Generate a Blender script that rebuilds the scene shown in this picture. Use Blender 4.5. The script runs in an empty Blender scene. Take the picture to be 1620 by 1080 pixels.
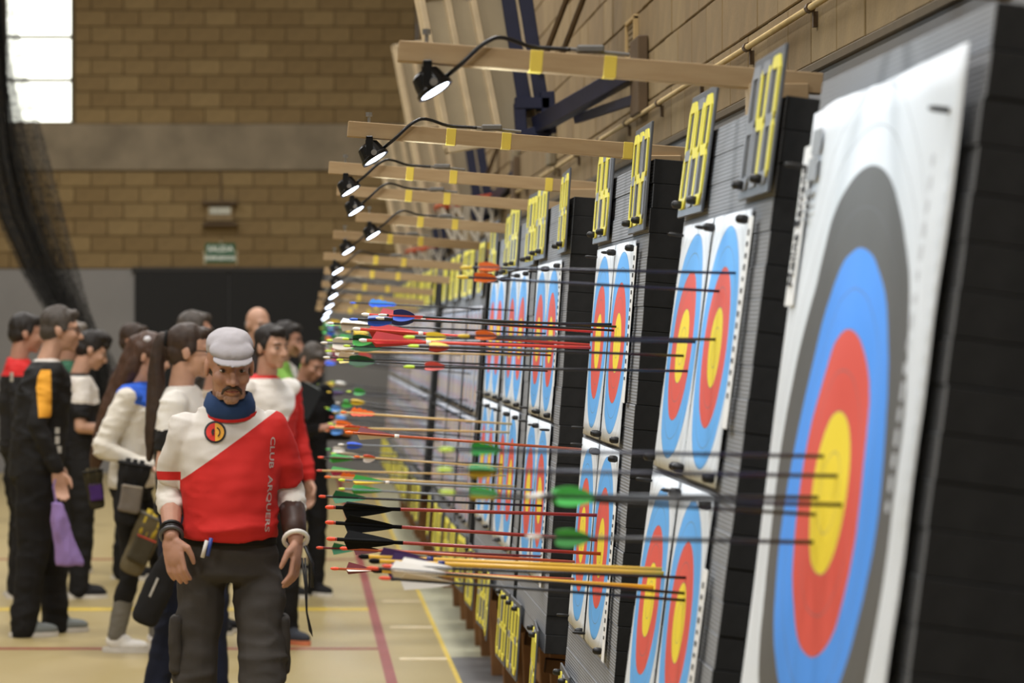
import bpy, bmesh, math, random
from mathutils import Vector, Matrix, noise
from mathutils.bvhtree import BVHTree

# ------------------------------------------------------------------ camera, world, light, exposure
F = 4780.0            # focal length in pixels of the 1620 x 1080 frame
VX, VY, CH = 474.0, 520.0, 1.65   # where the row of targets vanishes, camera height
scene = bpy.context.scene
COL = scene.collection
cam_d = bpy.data.cameras.new('camera')
cam = bpy.data.objects.new('camera', cam_d)
COL.objects.link(cam)
cam.location = (0, 0, CH)
cam.rotation_euler = (math.pi / 2, 0, 0)
cam_d.sensor_width = 36.0
cam_d.lens = F / 1620 * 36
cam_d.shift_x = (810 - VX) / 1620
cam_d.shift_y = -(540 - VY) / 1620
cam_d.clip_start = 0.1
cam_d.clip_end = 200
cam_d.dof.use_dof = True
cam_d.dof.focus_distance = 8.2
cam_d.dof.aperture_fstop = 5.2
scene.camera = cam

world = bpy.data.worlds.new('hall_ambient')
scene.world = world
world.use_nodes = True
world.node_tree.nodes['Background'].inputs[0].default_value = (1.0, 0.98, 0.95, 1)
world.node_tree.nodes['Background'].inputs[1].default_value = 0.15

def area(name, loc, sx, sy, energy, col, rot=(0, 0, 0)):
    l = bpy.data.lights.new(name, 'AREA')
    l.shape = 'RECTANGLE'; l.size = sx; l.size_y = sy; l.energy = energy; l.color = col
    o = bpy.data.objects.new(name, l); o.location = loc; o.rotation_euler = rot
    COL.objects.link(o)
    return o
WARM = (1.0, 0.985, 0.965)
for yy, en in ((1.0, 290), (8.0, 290), (15.0, 290), (22.0, 290), (28.5, 230)):
    for xx in (-5.0, -0.2):
        area('ceiling_luminaire', (xx, yy, 7.6), 1.6, 1.6, en, WARM)
SPOT_W = 11.0

vs = scene.view_settings
vs.view_transform = 'Standard'
vs.look = 'None'
vs.exposure = 0.0
vs.gamma = 1.0
vs.use_curve_mapping = False

# ------------------------------------------------------------------ helpers
R = math.radians
rnd = random.Random(7)

def P(px, py, Y):
    return Vector(((px - VX) * Y / F, Y, CH - (py - VY) * Y / F))

def lin(c):
    out = []
    for v in c[:3]:
        v = v / 255.0
        out.append(v / 12.92 if v <= 0.04045 else ((v + 0.055) / 1.055) ** 2.4)
    return (out[0], out[1], out[2], 1.0)

MATS = {}
def mat(name, col, rough=0.6, var=0.12, scale=12.0, metal=0.0, bump=0.0, bscale=60.0, emit=None, estr=0.0, spec=0.4, coat=0.0):
    if name in MATS:
        return MATS[name]
    m = bpy.data.materials.new(name); m.use_nodes = True
    nt = m.node_tree; b = nt.nodes['Principled BSDF']
    c = lin(col)
    b.inputs['Roughness'].default_value = rough
    b.inputs['Metallic'].default_value = metal
    b.inputs['Specular IOR Level'].default_value = spec
    b.inputs['Coat Weight'].default_value = coat
    tc = nt.nodes.new('ShaderNodeTexCoord')
    nz = nt.nodes.new('ShaderNodeTexNoise')
    nz.inputs['Scale'].default_value = scale; nz.inputs['Detail'].default_value = 4
    nt.links.new(tc.outputs['Object'], nz.inputs['Vector'])
    rp = nt.nodes.new('ShaderNodeMapRange')
    rp.inputs['From Min'].default_value = 0.3; rp.inputs['From Max'].default_value = 0.7
    rp.inputs['To Min'].default_value = 1 - var; rp.inputs['To Max'].default_value = 1 + var
    nt.links.new(nz.outputs['Fac'], rp.inputs['Value'])
    mx = nt.nodes.new('ShaderNodeVectorMath'); mx.operation = 'SCALE'
    mx.inputs[0].default_value = c[:3]
    nt.links.new(rp.outputs['Result'], mx.inputs['Scale'])
    nt.links.new(mx.outputs['Vector'], b.inputs['Base Color'])
    if bump > 0:
        n2 = nt.nodes.new('ShaderNodeTexNoise'); n2.inputs['Scale'].default_value = bscale; n2.inputs['Detail'].default_value = 5
        nt.links.new(tc.outputs['Object'], n2.inputs['Vector'])
        bp = nt.nodes.new('ShaderNodeBump'); bp.inputs['Strength'].default_value = bump; bp.inputs['Distance'].default_value = 0.01
        nt.links.new(n2.outputs['Fac'], bp.inputs['Height'])
        nt.links.new(bp.outputs['Normal'], b.inputs['Normal'])
    if emit:
        b.inputs['Emission Color'].default_value = lin(emit)
        b.inputs['Emission Strength'].default_value = estr
    MATS[name] = m
    return m

class NB:
    """small node expression builder over object coordinates"""
    def __init__(s, name, rough=0.7):
        s.m = bpy.data.materials.new(name); s.m.use_nodes = True
        s.nt = s.m.node_tree; s.b = s.nt.nodes['Principled BSDF']
        s.b.inputs['Roughness'].default_value = rough
        s.b.inputs['Specular IOR Level'].default_value = 0.25
        tc = s.nt.nodes.new('ShaderNodeTexCoord'); s.co = tc.outputs['Object']
        sp = s.nt.nodes.new('ShaderNodeSeparateXYZ'); s.nt.links.new(s.co, sp.inputs[0])
        s.x, s.y, s.z = sp.outputs
    def set(s, inp, v):
        if isinstance(v, (int, float)): inp.default_value = v
        else: s.nt.links.new(v, inp)
    def op(s, o, a, b=0.0, c=0.0):
        n = s.nt.nodes.new('ShaderNodeMath'); n.operation = o
        s.set(n.inputs[0], a); s.set(n.inputs[1], b); s.set(n.inputs[2], c)
        return n.outputs[0]
    def half(s, nx, ny, nz, d):
        v = s.op('ADD', s.op('ADD', s.op('MULTIPLY', s.x, nx), s.op('MULTIPLY', s.y, ny)), s.op('MULTIPLY', s.z, nz))
        return s.op('GREATER_THAN', v, d)
    def band(s, v, lo, hi):
        return s.op('MULTIPLY', s.op('GREATER_THAN', v, lo), s.op('LESS_THAN', v, hi))
    def AND(s, a, b): return s.op('MULTIPLY', a, b)
    def OR(s, a, b): return s.op('MAXIMUM', a, b)
    def NOT(s, a): return s.op('SUBTRACT', 1.0, a)
    def col(s, c):
        n = s.nt.nodes.new('ShaderNodeRGB'); n.outputs[0].default_value = lin(c); return n.outputs[0]
    def mix(s, base, c, fac):
        n = s.nt.nodes.new('ShaderNodeMix'); n.data_type = 'RGBA'
        s.set(n.inputs[0], fac); s.nt.links.new(base, n.inputs[6]); s.nt.links.new(s.col(c) if isinstance(c, tuple) else c, n.inputs[7])
        return n.outputs[2]
    def noise(s, scale, detail=4):
        n = s.nt.nodes.new('ShaderNodeTexNoise'); n.inputs['Scale'].default_value = scale; n.inputs['Detail'].default_value = detail
        s.nt.links.new(s.co, n.inputs['Vector']); return n.outputs['Fac']
    def bump(s, h, strength=0.3, dist=0.01):
        bp = s.nt.nodes.new('ShaderNodeBump'); bp.inputs['Strength'].default_value = strength; bp.inputs['Distance'].default_value = dist
        s.nt.links.new(h, bp.inputs['Height']); s.nt.links.new(bp.outputs['Normal'], s.b.inputs['Normal'])
    def out(s, c):
        s.nt.links.new(c, s.b.inputs['Base Color']); return s.m

class MB:
    def __init__(s): s.v = []; s.f = []
    def add(s, vs_, fs_):
        o = len(s.v); s.v += [tuple(v) for v in vs_]; s.f += [tuple(i + o for i in f) for f in fs_]; return s
    def box(s, c, h, rot=None):
        c = Vector(c); pts = []
        for sx in (-1, 1):
            for sy in (-1, 1):
                for sz in (-1, 1):
                    p = Vector((sx * h[0], sy * h[1], sz * h[2]))
                    if rot: p = rot @ p
                    pts.append(c + p)
        return s.add(pts, [(0, 1, 3, 2), (4, 6, 7, 5), (0, 4, 5, 1), (2, 3, 7, 6), (0, 2, 6, 4), (1, 5, 7, 3)])
    def bbox(s, c, h, b=0.004, rot=None):
        """box with chamfered edges"""
        bm = bmesh.new(); bmesh.ops.create_cube(bm, size=2)
        for v in bm.verts: v.co = Vector((v.co.x * h[0], v.co.y * h[1], v.co.z * h[2]))
        bmesh.ops.bevel(bm, geom=bm.edges[:] , offset=min(b, min(h) * 0.45), segments=1, affect='EDGES')
        bm.verts.index_update(); c = Vector(c)
        s.add([c + ((rot @ v.co) if rot else v.co) for v in bm.verts], [[v.index for v in f.verts] for f in bm.faces]); bm.free()
        return s
    def beam(s, a, b, w, h):
        """rectangular bar from a to b"""
        a = Vector(a); b = Vector(b); d = b - a; L = d.length
        q = d.to_track_quat('X', 'Z').to_matrix()
        return s.bbox((a + b) / 2, (L / 2, w / 2, h / 2), 0.003, q)
    def tube(s, pts, rad, n=8, cap=True):
        pts = [Vector(p) for p in pts]
        if not isinstance(rad, (list, tuple)): rad = [rad] * len(pts)
        rings = []; prev = None
        for i, p in enumerate(pts):
            t = (pts[min(i + 1, len(pts) - 1)] - pts[max(i - 1, 0)])
            if t.length < 1e-9: t = Vector((0, 0, 1))
            t.normalize()
            if prev is None:
                u = t.orthogonal().normalized()
            else:
                u = (prev - t * prev.dot(t))
                u = u.normalized() if u.length > 1e-6 else t.orthogonal().normalized()
            prev = u; w = t.cross(u)
            rings.append([p + (u * math.cos(2 * math.pi * k / n) + w * math.sin(2 * math.pi * k / n)) * rad[i] for k in range(n)])
        return s.rings(rings, cap)
    def rings(s, rings, cap=True):
        n = len(rings[0]); vs_ = [p for r in rings for p in r]; fs_ = []
        for i in range(len(rings) - 1):
            for k in range(n):
                a = i * n + k; b = i * n + (k + 1) % n
                fs_.append((a, b, b + n, a + n))
        if cap:
            fs_.append(tuple(range(n - 1, -1, -1))); fs_.append(tuple((len(rings) - 1) * n + k for k in range(n)))
        return s.add(vs_, fs_)
    def ell(s, c, r, rot=None, nu=14, nv=8):
        c = Vector(c); vs_ = [Vector((0, 0, -r[2]))]; fs_ = []
        for j in range(1, nv):
            ph = -math.pi / 2 + math.pi * j / nv
            for k in range(nu):
                th = 2 * math.pi * k / nu
                vs_.append(Vector((r[0] * math.cos(ph) * math.cos(th), r[1] * math.cos(ph) * math.sin(th), r[2] * math.sin(ph))))
        vs_.append(Vector((0, 0, r[2]))); top = len(vs_) - 1
        for k in range(nu):
            fs_.append((0, 1 + (k + 1) % nu, 1 + k))
            for j in range(nv - 2):
                a = 1 + j * nu + k; b = 1 + j * nu + (k + 1) % nu
                fs_.append((a, b, b + nu, a + nu))
            a = 1 + (nv - 2) * nu
            fs_.append((a + k, a + (k + 1) % nu, top))
        return s.add([c + ((rot @ v) if rot else v) for v in vs_], fs_)
    def limb(s, pts, rad, n=12):
        """chain of spheres and frustums, for remeshing into one surface"""
        pts = [Vector(p) for p in pts]
        for p, r in zip(pts, rad): s.ell(p, (r, r, r), nu=n, nv=8)
        for i in range(len(pts) - 1):
            s.tube([pts[i], pts[i + 1]], [rad[i], rad[i + 1]], n)
        return s
    def stack(s, levels, n=24):
        """elliptic rings: (z, cx, cy, rx, ry)"""
        rings = [[Vector((cx + rx * math.cos(2 * math.pi * k / n), cy + ry * math.sin(2 * math.pi * k / n), z)) for k in range(n)]
                 for (z, cx, cy, rx, ry) in levels]
        return s.rings(rings)
    def mesh(s, name, smooth=False):
        me = bpy.data.meshes.new(name); me.from_pydata(s.v, [], s.f); me.update()
        bm = bmesh.new(); bm.from_mesh(me); bmesh.ops.recalc_face_normals(bm, faces=bm.faces[:]); bm.to_mesh(me); bm.free()
        if smooth: me.polygons.foreach_set('use_smooth', [True] * len(me.polygons))
        return me
    def build(s, name, m, parent=None, smooth=False):
        return obj(name, s.mesh(name, smooth), m, parent)

def obj(name, me, m=None, parent=None, matrix=None):
    o = bpy.data.objects.new(name, me); COL.objects.link(o)
    if m is not None and me is not None and not me.materials: me.materials.append(m)
    if parent is not None: o.parent = parent
    if matrix is not None: o.matrix_local = matrix
    return o

def tag(o, label=None, cat=None, group=None, kind=None):
    if label: o['label'] = label
    if cat: o['category'] = cat
    if group: o['group'] = group
    if kind: o['kind'] = kind
    return o

def thing(name, label, cat, matrix=None, group=None):
    o = bpy.data.objects.new(name, None); COL.objects.link(o)
    o.empty_display_size = 0.05
    if matrix is not None: o.matrix_world = matrix
    return tag(o, label, cat, group)

def struct(name, me, m, label):
    return tag(obj(name, me, m), label, None, None, 'structure')

def T(x, y, z): return Matrix.Translation((x, y, z))

def remesh(mb, name, vox, smooth=4, disp=0.0, dscale=9.0, stretch=(1, 1, 1), seed=0.0, fold=None):
    me = mb.mesh(name + '_raw')
    o = bpy.data.objects.new('tmp', me); COL.objects.link(o)
    md = o.modifiers.new('r', 'REMESH'); md.mode = 'VOXEL'; md.voxel_size = vox; md.use_smooth_shade = True
    if smooth:
        sm = o.modifiers.new('s', 'SMOOTH'); sm.factor = 0.5; sm.iterations = smooth
    dg = bpy.context.evaluated_depsgraph_get()
    nm = bpy.data.meshes.new_from_object(o.evaluated_get(dg)); nm.name = name
    bpy.data.objects.remove(o); bpy.data.meshes.remove(me)
    nm.materials.clear()
    if disp > 0:
        ns = [v.normal.copy() for v in nm.vertices]
        for v, n in zip(nm.vertices, ns):
            p = Vector((v.co.x * stretch[0], v.co.y * stretch[1], v.co.z * stretch[2])) * dscale + Vector((seed, 0, 0))
            k = noise.noise(p) + 0.5 * noise.noise(p * 2.1)
            if fold:
                f = Vector((v.co.x * 0.7 + v.co.z * 0.25, v.co.y, v.co.z * fold[2])) * fold[1] + Vector((seed, 3, 0))
                q = 1 - abs(noise.noise(f)) * 2
                k += fold[0] / disp * max(0.0, q) ** 2 * max(0.0, 0.35 + noise.noise(v.co * 5 + Vector((seed, 0, 9))))
            v.co += n * disp * k
    nm.polygons.foreach_set('use_smooth', [True] * len(nm.polygons))
    nm.update()
    return nm

def place_copy(o, parent=None, matrix=None):
    c = o.copy(); COL.objects.link(c); c.parent = parent
    if matrix is not None: c.matrix_local = matrix
    return c
M_paper = mat('white_paper', (236, 236, 234), 0.6, 0.03)
M_ink = mat('black_ink', (40, 40, 44), 0.7)
M_blackpl = mat('black_plastic', (24, 23, 23), 0.4, 0.08)
# ------------------------------------------------------------------ the hall
WX = 1.34        # right wall
WB = 34.6        # back wall
XL, YF, ZC = -13.0, -9.0, 8.2
BZ = 2.34        # painted base height

# floor: varnished sports floor with soft board grain
nb = NB('sports_floor', 0.32)
g = nb.noise(0.6, 3); g2 = nb.noise(6, 5)
c = nb.mix(nb.col((178, 160, 112)), (164, 144, 96), g)
c = nb.mix(c, (190, 174, 128), nb.op('MULTIPLY', g2, 0.35))
nb.b.inputs['Specular IOR Level'].default_value = 0.5
M_floor = nb.out(c)
floor = struct('floor', MB().box(((XL + 0.757) / 2, (YF + WB) / 2, -0.05), ((0.757 - XL) / 2, (WB - YF) / 2, 0.05)).mesh('floor'), M_floor, 'light varnished wooden sports hall floor')
nb = NB('grey_mat', 0.35)
c = nb.mix(nb.col((128, 126, 122)), (96, 96, 98), nb.noise(3, 4))
M_mat_n = nb.out(c)
nb = NB('pale_mat', 0.45)
c = nb.mix(nb.col((188, 184, 154)), (160, 156, 132), nb.noise(2.5, 4))
M_mat_f = nb.out(c)
struct('floor_strip', MB().box(((0.757 + WX) / 2, (YF + 15.2) / 2, -0.05), ((WX - 0.757) / 2, (15.2 - YF) / 2, 0.05)).mesh('floor_strip'), M_mat_n, 'dark grey floor strip under the nearer butts')
struct('floor_strip', MB().box(((0.757 + WX) / 2, (15.2 + WB) / 2, -0.05), ((WX - 0.757) / 2, (WB - 15.2) / 2, 0.05)).mesh('floor_strip'), M_mat_f, 'pale greenish floor strip under the far butts')
def line(name, x0, x1, y0, y1, m):
    return obj(name, MB().box(((x0 + x1) / 2, (y0 + y1) / 2, 0.0015), (abs(x1 - x0) / 2, abs(y1 - y0) / 2, 0.0015)).mesh(name), m, floor)
M_redl = mat('red_line_paint', (140, 52, 48), 0.4)
M_yell = mat('yellow_line_paint', (214, 184, 72), 0.4)
M_whl = mat('pale_dash_cream', (224, 206, 170), 0.5)
line('red_line', 0.404, 0.456, YF, WB, M_redl)
line('yellow_edge_line', 0.735, 0.757, YF, WB, M_yell)
line('yellow_cross_line', -9, 0.404, 17.7, 17.86, M_yell)
line('red_cross_line', -9, 0.404, 15.55, 15.62, M_redl)
line('red_cross_line', -9, 0.404, 21.6, 21.67, M_redl)
for yy in (18.3, 16.7, 15.1): line('pale_dash', 0.5, 0.735, yy - 0.035, yy + 0.035, M_whl)  # short pale dashes on the floor beside the yellow edge line

M_plaster = mat('grey_painted_plaster', (128, 126, 124), 0.8, 0.05, 2.0)
M_mortar = mat('mortar', (92, 76, 52), 0.9, 0.1, 20)
M_brick = [mat('clay_block_%d' % i, cc, 0.85, 0.10, 9, bump=0.15, bscale=80) for i, cc in enumerate(((127, 106, 70), (120, 99, 64), (132, 111, 74), (123, 102, 67)))]
M_conc = mat('board_marked_concrete', (128, 116, 96), 0.85, 0.22, 2.6, bump=0.2, bscale=30)
M_dark = mat('black_door_paint', (20, 20, 20), 0.7, 0.06, 3)
M_white = mat('white_paint', (225, 222, 214), 0.6)

wall_b = struct('wall_back', MB().box(((XL + WX) / 2, WB + 0.15, (BZ + ZC) / 2), ((WX - XL) / 2, 0.12, (ZC - BZ) / 2)).box(((XL + WX) / 2, WB + 0.15, BZ / 2), ((WX - XL) / 2, 0.148, BZ / 2)).mesh('wall_back'), M_plaster, 'back wall of clay blocks over grey painted base')
obj('mortar_bed', MB().box(((XL + WX) / 2, WB + 0.022, (BZ + ZC) / 2), ((WX - XL) / 2, 0.012, (ZC - BZ) / 2 - 0.001)).mesh('mortar_bed'), M_mortar, wall_b)
Z0b, Z1b = 3.46, 3.99
obj('concrete_beam', MB().bbox(((XL + WX) / 2, WB - 0.01, (Z0b + Z1b) / 2), ((WX - XL) / 2 - 0.01, 0.05, (Z1b - Z0b) / 2), 0.01).mesh('concrete_beam'), M_conc, wall_b)
WIN = (-3.37, -2.60, 3.99, 5.98)
def brick_meshes(name, half):
    out = []
    for i, m in enumerate(M_brick):
        me = MB().bbox((0, 0, 0), half, 0.006).mesh(name); me.materials.append(m); out.append(me)
    return out
BW, BH = 0.372, 0.1867
bms = brick_meshes('brick', (BW / 2 - 0.0035, 0.02, BH / 2 - 0.0035))
half_b = brick_meshes('brick', (BW / 4 - 0.0035, 0.02, BH / 2 - 0.0035))
def lay(z0, rows, spans):
    for r in range(rows):
        z = z0 + (r + 0.5) * BH
        for (x0, x1) in spans:
            x = x1; k = 0
            while x - x0 > 0.04:
                w = BW / 2 if (k == 0 and r % 2 == 0) else BW
                w = min(w, x - x0)
                o = obj('brick', rnd.choice(bms), None, wall_b)
                o.scale = ((w - 0.007) / (BW - 0.007), 1, 1)
                o.location = (x - w / 2, WB + rnd.uniform(-0.003, 0.003), z)
                x -= w; k += 1
lay(BZ, 6, [(-4.0, WX - 0.01)])
lay(Z1b, 9, [(WIN[1] + 0.02, WX - 0.01), (-4.0, WIN[0] - 0.02)])

# the daylit window
win = struct('window_1', MB().box(((WIN[0] + WIN[1]) / 2, WB + 0.0, (WIN[2] + WIN[3]) / 2), (0.001, 0.001, 0.001)).mesh('window_1'), M_conc, 'tall window of bright stacked panes in back wall')
M_wfr = mat('dark_window_frame', (84, 74, 50), 0.6)
M_pane = mat('daylit_frosted_glass', (240, 244, 235), 0.4, 0.02, emit=(250, 252, 240), estr=2.6)
xw = (WIN[0] + WIN[1]) / 2; hw = (WIN[1] - WIN[0]) / 2
pane_h = 0.475
for i in range(4):
    z = WIN[2] + 0.02 + i * 0.495
    obj('pane', MB().bbox((xw, WB + 0.005, z + pane_h / 2), (hw - 0.02, 0.006, pane_h / 2 - 0.012), 0.003).mesh('pane'), M_pane, win)
    obj('window_bar', MB().bbox((xw, WB - 0.005, z + pane_h + 0.008), (hw, 0.025, 0.018), 0.004).mesh('window_bar'), M_wfr, win)
for sx in (-1, 1): obj('window_jamb', MB().bbox((xw + sx * hw, WB - 0.005, (WIN[2] + WIN[3]) / 2), (0.018, 0.03, (WIN[3] - WIN[2]) / 2), 0.004).mesh('window_jamb'), M_wfr, win)

# black double door
DX0, DX1, DZ = -1.89, 0.275, 2.31
door = struct('door_1', MB().bbox(((DX0 + DX1) / 2, WB - 0.01, DZ + 0.02), ((DX1 - DX0) / 2 + 0.03, 0.05, 0.025), 0.004).mesh('door_1'), mat('door_frame_paint', (44, 42, 40), 0.6), 'wide black double door in the back wall')
dm = (DX0 + DX1) / 2
for sx, a, b in ((-1, DX0, dm), (1, dm, DX1)):
    leaf = obj('door_leaf', MB().bbox(((a + b) / 2, WB - 0.03, DZ / 2), ((b - a) / 2 - 0.005, 0.025, DZ / 2 - 0.005), 0.004).mesh('door_leaf'), M_dark, door)
    obj('push_bar', MB().tube([(a + 0.12, WB - 0.11, 1.0), (b - 0.12, WB - 0.11, 1.0)], 0.018).box((a + 0.14, WB - 0.08, 1.0), (0.02, 0.03, 0.03)).box((b - 0.14, WB - 0.08, 1.0), (0.02, 0.03, 0.03)).mesh('push_bar'), M_dark, leaf)

# exit sign and emergency light
def text_mesh(txt, size, bold=0.0):
    cu = bpy.data.curves.new('txt', 'FONT'); cu.body = txt; cu.size = size; cu.align_x = 'CENTER'; cu.align_y = 'CENTER'; cu.extrude = 0.001; cu.offset = bold
    cu.resolution_u = 3
    o = bpy.data.objects.new('tmp', cu); COL.objects.link(o)
    me = bpy.data.meshes.new_from_object(o.evaluated_get(bpy.context.evaluated_depsgraph_get()))
    bpy.data.objects.remove(o); bpy.data.curves.remove(cu)
    me.materials.clear()
    return me
es = P(348.5, 400, WB - 0.03)
sg = thing('exit_sign', 'green exit sign with white lettering above the black door', 'sign', T(es.x, WB - 0.01, es.z))
obj('sign_border', MB().bbox((0, 0.0, 0), (0.195, 0.008, 0.135), 0.003).mesh('sign_border'), mat('sign_cream', (196, 190, 160), 0.5), sg)
obj('sign_panel', MB().bbox((0, -0.008, 0), (0.172, 0.006, 0.112), 0.002).mesh('sign_panel'), mat('sign_green', (24, 84, 52), 0.5), sg)
for txt, z, s in (('SALIDA', 0.045, 0.09), ('EMERGENCIA', -0.058, 0.058)):
    o = obj('lettering', text_mesh(txt, s, 0.003), mat('sign_white', (220, 225, 215), 0.5), sg); o.rotation_euler = (math.pi / 2, 0, 0); o.location = (0, -0.0155, z)
el = P(348, 338, WB - 0.03)
e = thing('emergency_light', 'caged emergency light on the wall above exit sign', 'light', T(el.x, WB - 0.02, el.z))
obj('housing', MB().bbox((0, -0.03, 0), (0.15, 0.03, 0.09), 0.01).mesh('housing'), mat('lamp_beige', (150, 128, 90), 0.6), e)
obj('diffuser', MB().bbox((0, -0.065, 0.03), (0.12, 0.008, 0.04), 0.006).mesh('diffuser'), mat('lamp_diffuser', (206, 206, 190), 0.4), e)
M_rust = mat('brown_steel', (84, 66, 44), 0.6)
for z in (0.125, -0.125): obj('guard_rail', MB().bbox((0, -0.06, z), (0.2, 0.06, 0.016), 0.004).mesh('guard_rail'), M_rust, e)
for k in range(7): obj('guard_wire', MB().tube([(-0.15 + k * 0.05, -0.115, -0.12), (-0.15 + k * 0.05, -0.115, 0.12)], 0.004, 6).mesh('guard_wire'), M_rust, e)
obj('cable', MB().tube([(0.01, -0.02, 0.13), (0.015, -0.015, 0.3), (0.0, -0.015, 0.49)], 0.009, 6).mesh('cable'), M_rust, e)

# right wall
wall_r = struct('wall_right', MB().box((WX + 0.16, (YF + WB) / 2, (BZ + ZC) / 2), (0.12, (WB - YF) / 2 + 0.3, (ZC - BZ) / 2)).box((WX + 0.16, (YF + WB) / 2, BZ / 2), (0.16, (WB - YF) / 2 + 0.3, BZ / 2)).mesh('wall_right'), M_plaster, 'clay block side wall behind the target butts')
obj('mortar_bed', MB().box((WX + 0.027, (YF + WB) / 2, (BZ + ZC) / 2), (0.013, (WB - YF) / 2, (ZC - BZ) / 2 - 0.001)).mesh('mortar_bed'), M_mortar, wall_r)
obj('base_ledge', MB().bbox((WX - 0.004, (YF + WB) / 2, BZ - 0.015), (0.01, (WB - YF) / 2, 0.012), 0.003).mesh('base_ledge'), mat('ledge_dark_brown', (82, 68, 44), 0.8), wall_r)  # narrow dark brown strip along the top of the painted base
M_brick_r = M_brick
rb = []
for m in M_brick_r:
    me = MB().bbox((0, 0, 0), (0.018, BW / 2 - 0.003, BH / 2 - 0.003), 0.003).mesh('brick'); me.materials.append(m); rb.append(me)
cnt = 0
far = [MB() for _ in M_brick]
for r in range(18):
    z = BZ + (r + 0.5) * BH
    k = 0
    y = 4.0 + (BW / 2 if r % 2 else 0)
    while y < WB - BW / 2:
        s_ = F / y
        top = VY - (z - BH / 2 - CH) * s_; x_ = VX + WX * s_
        vis = top > -5 and x_ < 1560
        if vis and y < 16.5 and cnt < 290:
            o = obj('brick', rnd.choice(rb), None, wall_r); o.location = (WX + 0.018 + rnd.uniform(-0.002, 0.002), y, z); cnt += 1
        else:
            far[rnd.randrange(4)].bbox((WX + 0.018, y, z), (0.018, BW / 2 - 0.003, BH / 2 - 0.003), 0.003)
        y += BW
for m, fm in zip(M_brick, far):
    if fm.v: tag(fm.build('far_bricks', m, wall_r), kind='stuff')
# conduit along the wall, with clips
M_pipe = mat('cream_conduit', (190, 164, 112), 0.5)
zc = 2.48
cd = tag(MB().tube([(WX - 0.02, 5.0, zc), (WX - 0.02, 22.0, zc)], 0.009, 8).build('wall_conduit', M_pipe, None, True), 'cream conduit pipe running along the block side wall', 'pipe')
for k in range(12):
    obj('pipe_clip', MB().tube([(WX - 0.02, 5.6 + k * 1.1, zc), (WX - 0.02, 5.63 + k * 1.1, zc)], 0.014, 8).box((WX - 0.005, 5.615 + k * 1.1, zc - 0.03), (0.008, 0.012, 0.02)).mesh('pipe_clip'), M_rust, cd)
# ventilation grille
vp = F * WX / (1002 - VX)
vz = CH + (VY - 62) * vp / F
vg = thing('wall_vent', 'small brown ventilation grille high on side wall', 'vent', T(WX - 0.005, vp, vz))
obj('vent_frame', MB().bbox((0, 0, 0.075), (0.012, 0.16, 0.01), .003).bbox((0, 0, -0.075), (0.012, 0.16, 0.01), .003).bbox((0, 0.15, 0), (0.012, 0.01, 0.08), .003).bbox((0, -0.15, 0), (0.012, 0.01, 0.08), .003).mesh('vent_frame'), mat('vent_frame_paint', (168, 142, 96), 0.6), vg)
for k in range(6): obj('slat', MB().box((0.004, 0, -0.058 + k * 0.023), (0.006, 0.145, 0.008)).mesh('slat'), mat('vent_slat_paint', (120, 102, 72), 0.6), vg)
for (px, py0, py1) in ((872, 195, 262), (815, 238, 256)):
    yy = F * (WX - 0.02) / (px - VX); za = CH + (VY - py0) * yy / F; zb = CH + (VY - py1) * yy / F
    tag(MB().bbox((WX - 0.02, yy, (za + zb) / 2), (0.02, 0.12, (za - zb) / 2), 0.008).build('wall_junction_box', mat('junction_box_grey', (120, 108, 84), 0.6)), ('tall' if px > 850 else 'short') + ' grey box fixed to side wall below basket arm', 'box')

# the rest of the hall, outside the frame
struct('wall_left', MB().box((XL - 0.1, (YF + WB) / 2, ZC / 2), (0.1, (WB - YF) / 2 + 0.3, ZC / 2)).mesh('wall_left'), mat('far_side_wall', (140, 134, 124), 0.9), 'opposite side wall of the hall')
struct('wall_front', MB().box(((XL + WX) / 2, YF - 0.1, ZC / 2), ((WX - XL) / 2, 0.1, ZC / 2)).mesh('wall_front'), mat('far_side_wall', (140, 134, 124), 0.9), 'end wall behind the camera')
struct('ceiling', MB().box(((XL + WX) / 2, (YF + WB) / 2, ZC + 0.1), ((WX - XL) / 2, (WB - YF) / 2 + 0.3, 0.1)).mesh('ceiling'), mat('ceiling_panels', (150, 140, 124), 0.9), 'hall ceiling')

# divider net, gathered and swung aside
def net_sheet(cl, wd, depth, ph, n=34):
    """cl: list of (px,py), wd: half width px"""
    Y = 25.0; rows = 40; vs_ = []; fs_ = []
    for j in range(rows + 1):
        t = j / rows * (len(cl) - 1); i = min(int(t), len(cl) - 2); fr = t - i
        fr = fr * fr * (3 - 2 * fr) * 0.3 + fr * 0.7
        cx = cl[i][0] * (1 - fr) + cl[i + 1][0] * fr; cy = cl[i][1] * (1 - fr) + cl[i + 1][1] * fr
        w = wd[i] * (1 - fr) + wd[i + 1] * fr
        for k in range(n + 1):
            u = k / n * 2 - 1
            p = P(cx + u * w + 3 * math.sin(5 * u + j * 0.2 + ph), cy - u * w * 0.25, Y)
            p.y += depth * math.sin(u * 13 + ph + 0.03 * j) + depth * 0.5 * math.sin(u * 29 + 2 * ph)
            vs_.append(p)
    for j in range(rows):
        for k in range(n):
            a = j * (n + 1) + k; fs_.append((a, a + 1, a + n + 2, a + n + 1))
    return MB().add(vs_, fs_)
nm = bpy.data.materials.new('black_netting'); nm.use_nodes = True
nt = nm.node_tree; bs = nt.nodes['Principled BSDF']; bs.inputs['Base Color'].default_value = lin((26, 25, 22)); bs.inputs['Roughness'].default_value = 0.9
tr = nt.nodes.new('ShaderNodeBsdfTransparent'); ms = nt.nodes.new('ShaderNodeMixShader')
tcn = nt.nodes.new('ShaderNodeTexCoord'); wv = nt.nodes.new('ShaderNodeTexVoronoi'); wv.feature = 'DISTANCE_TO_EDGE'; wv.inputs['Scale'].default_value = 55
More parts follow.
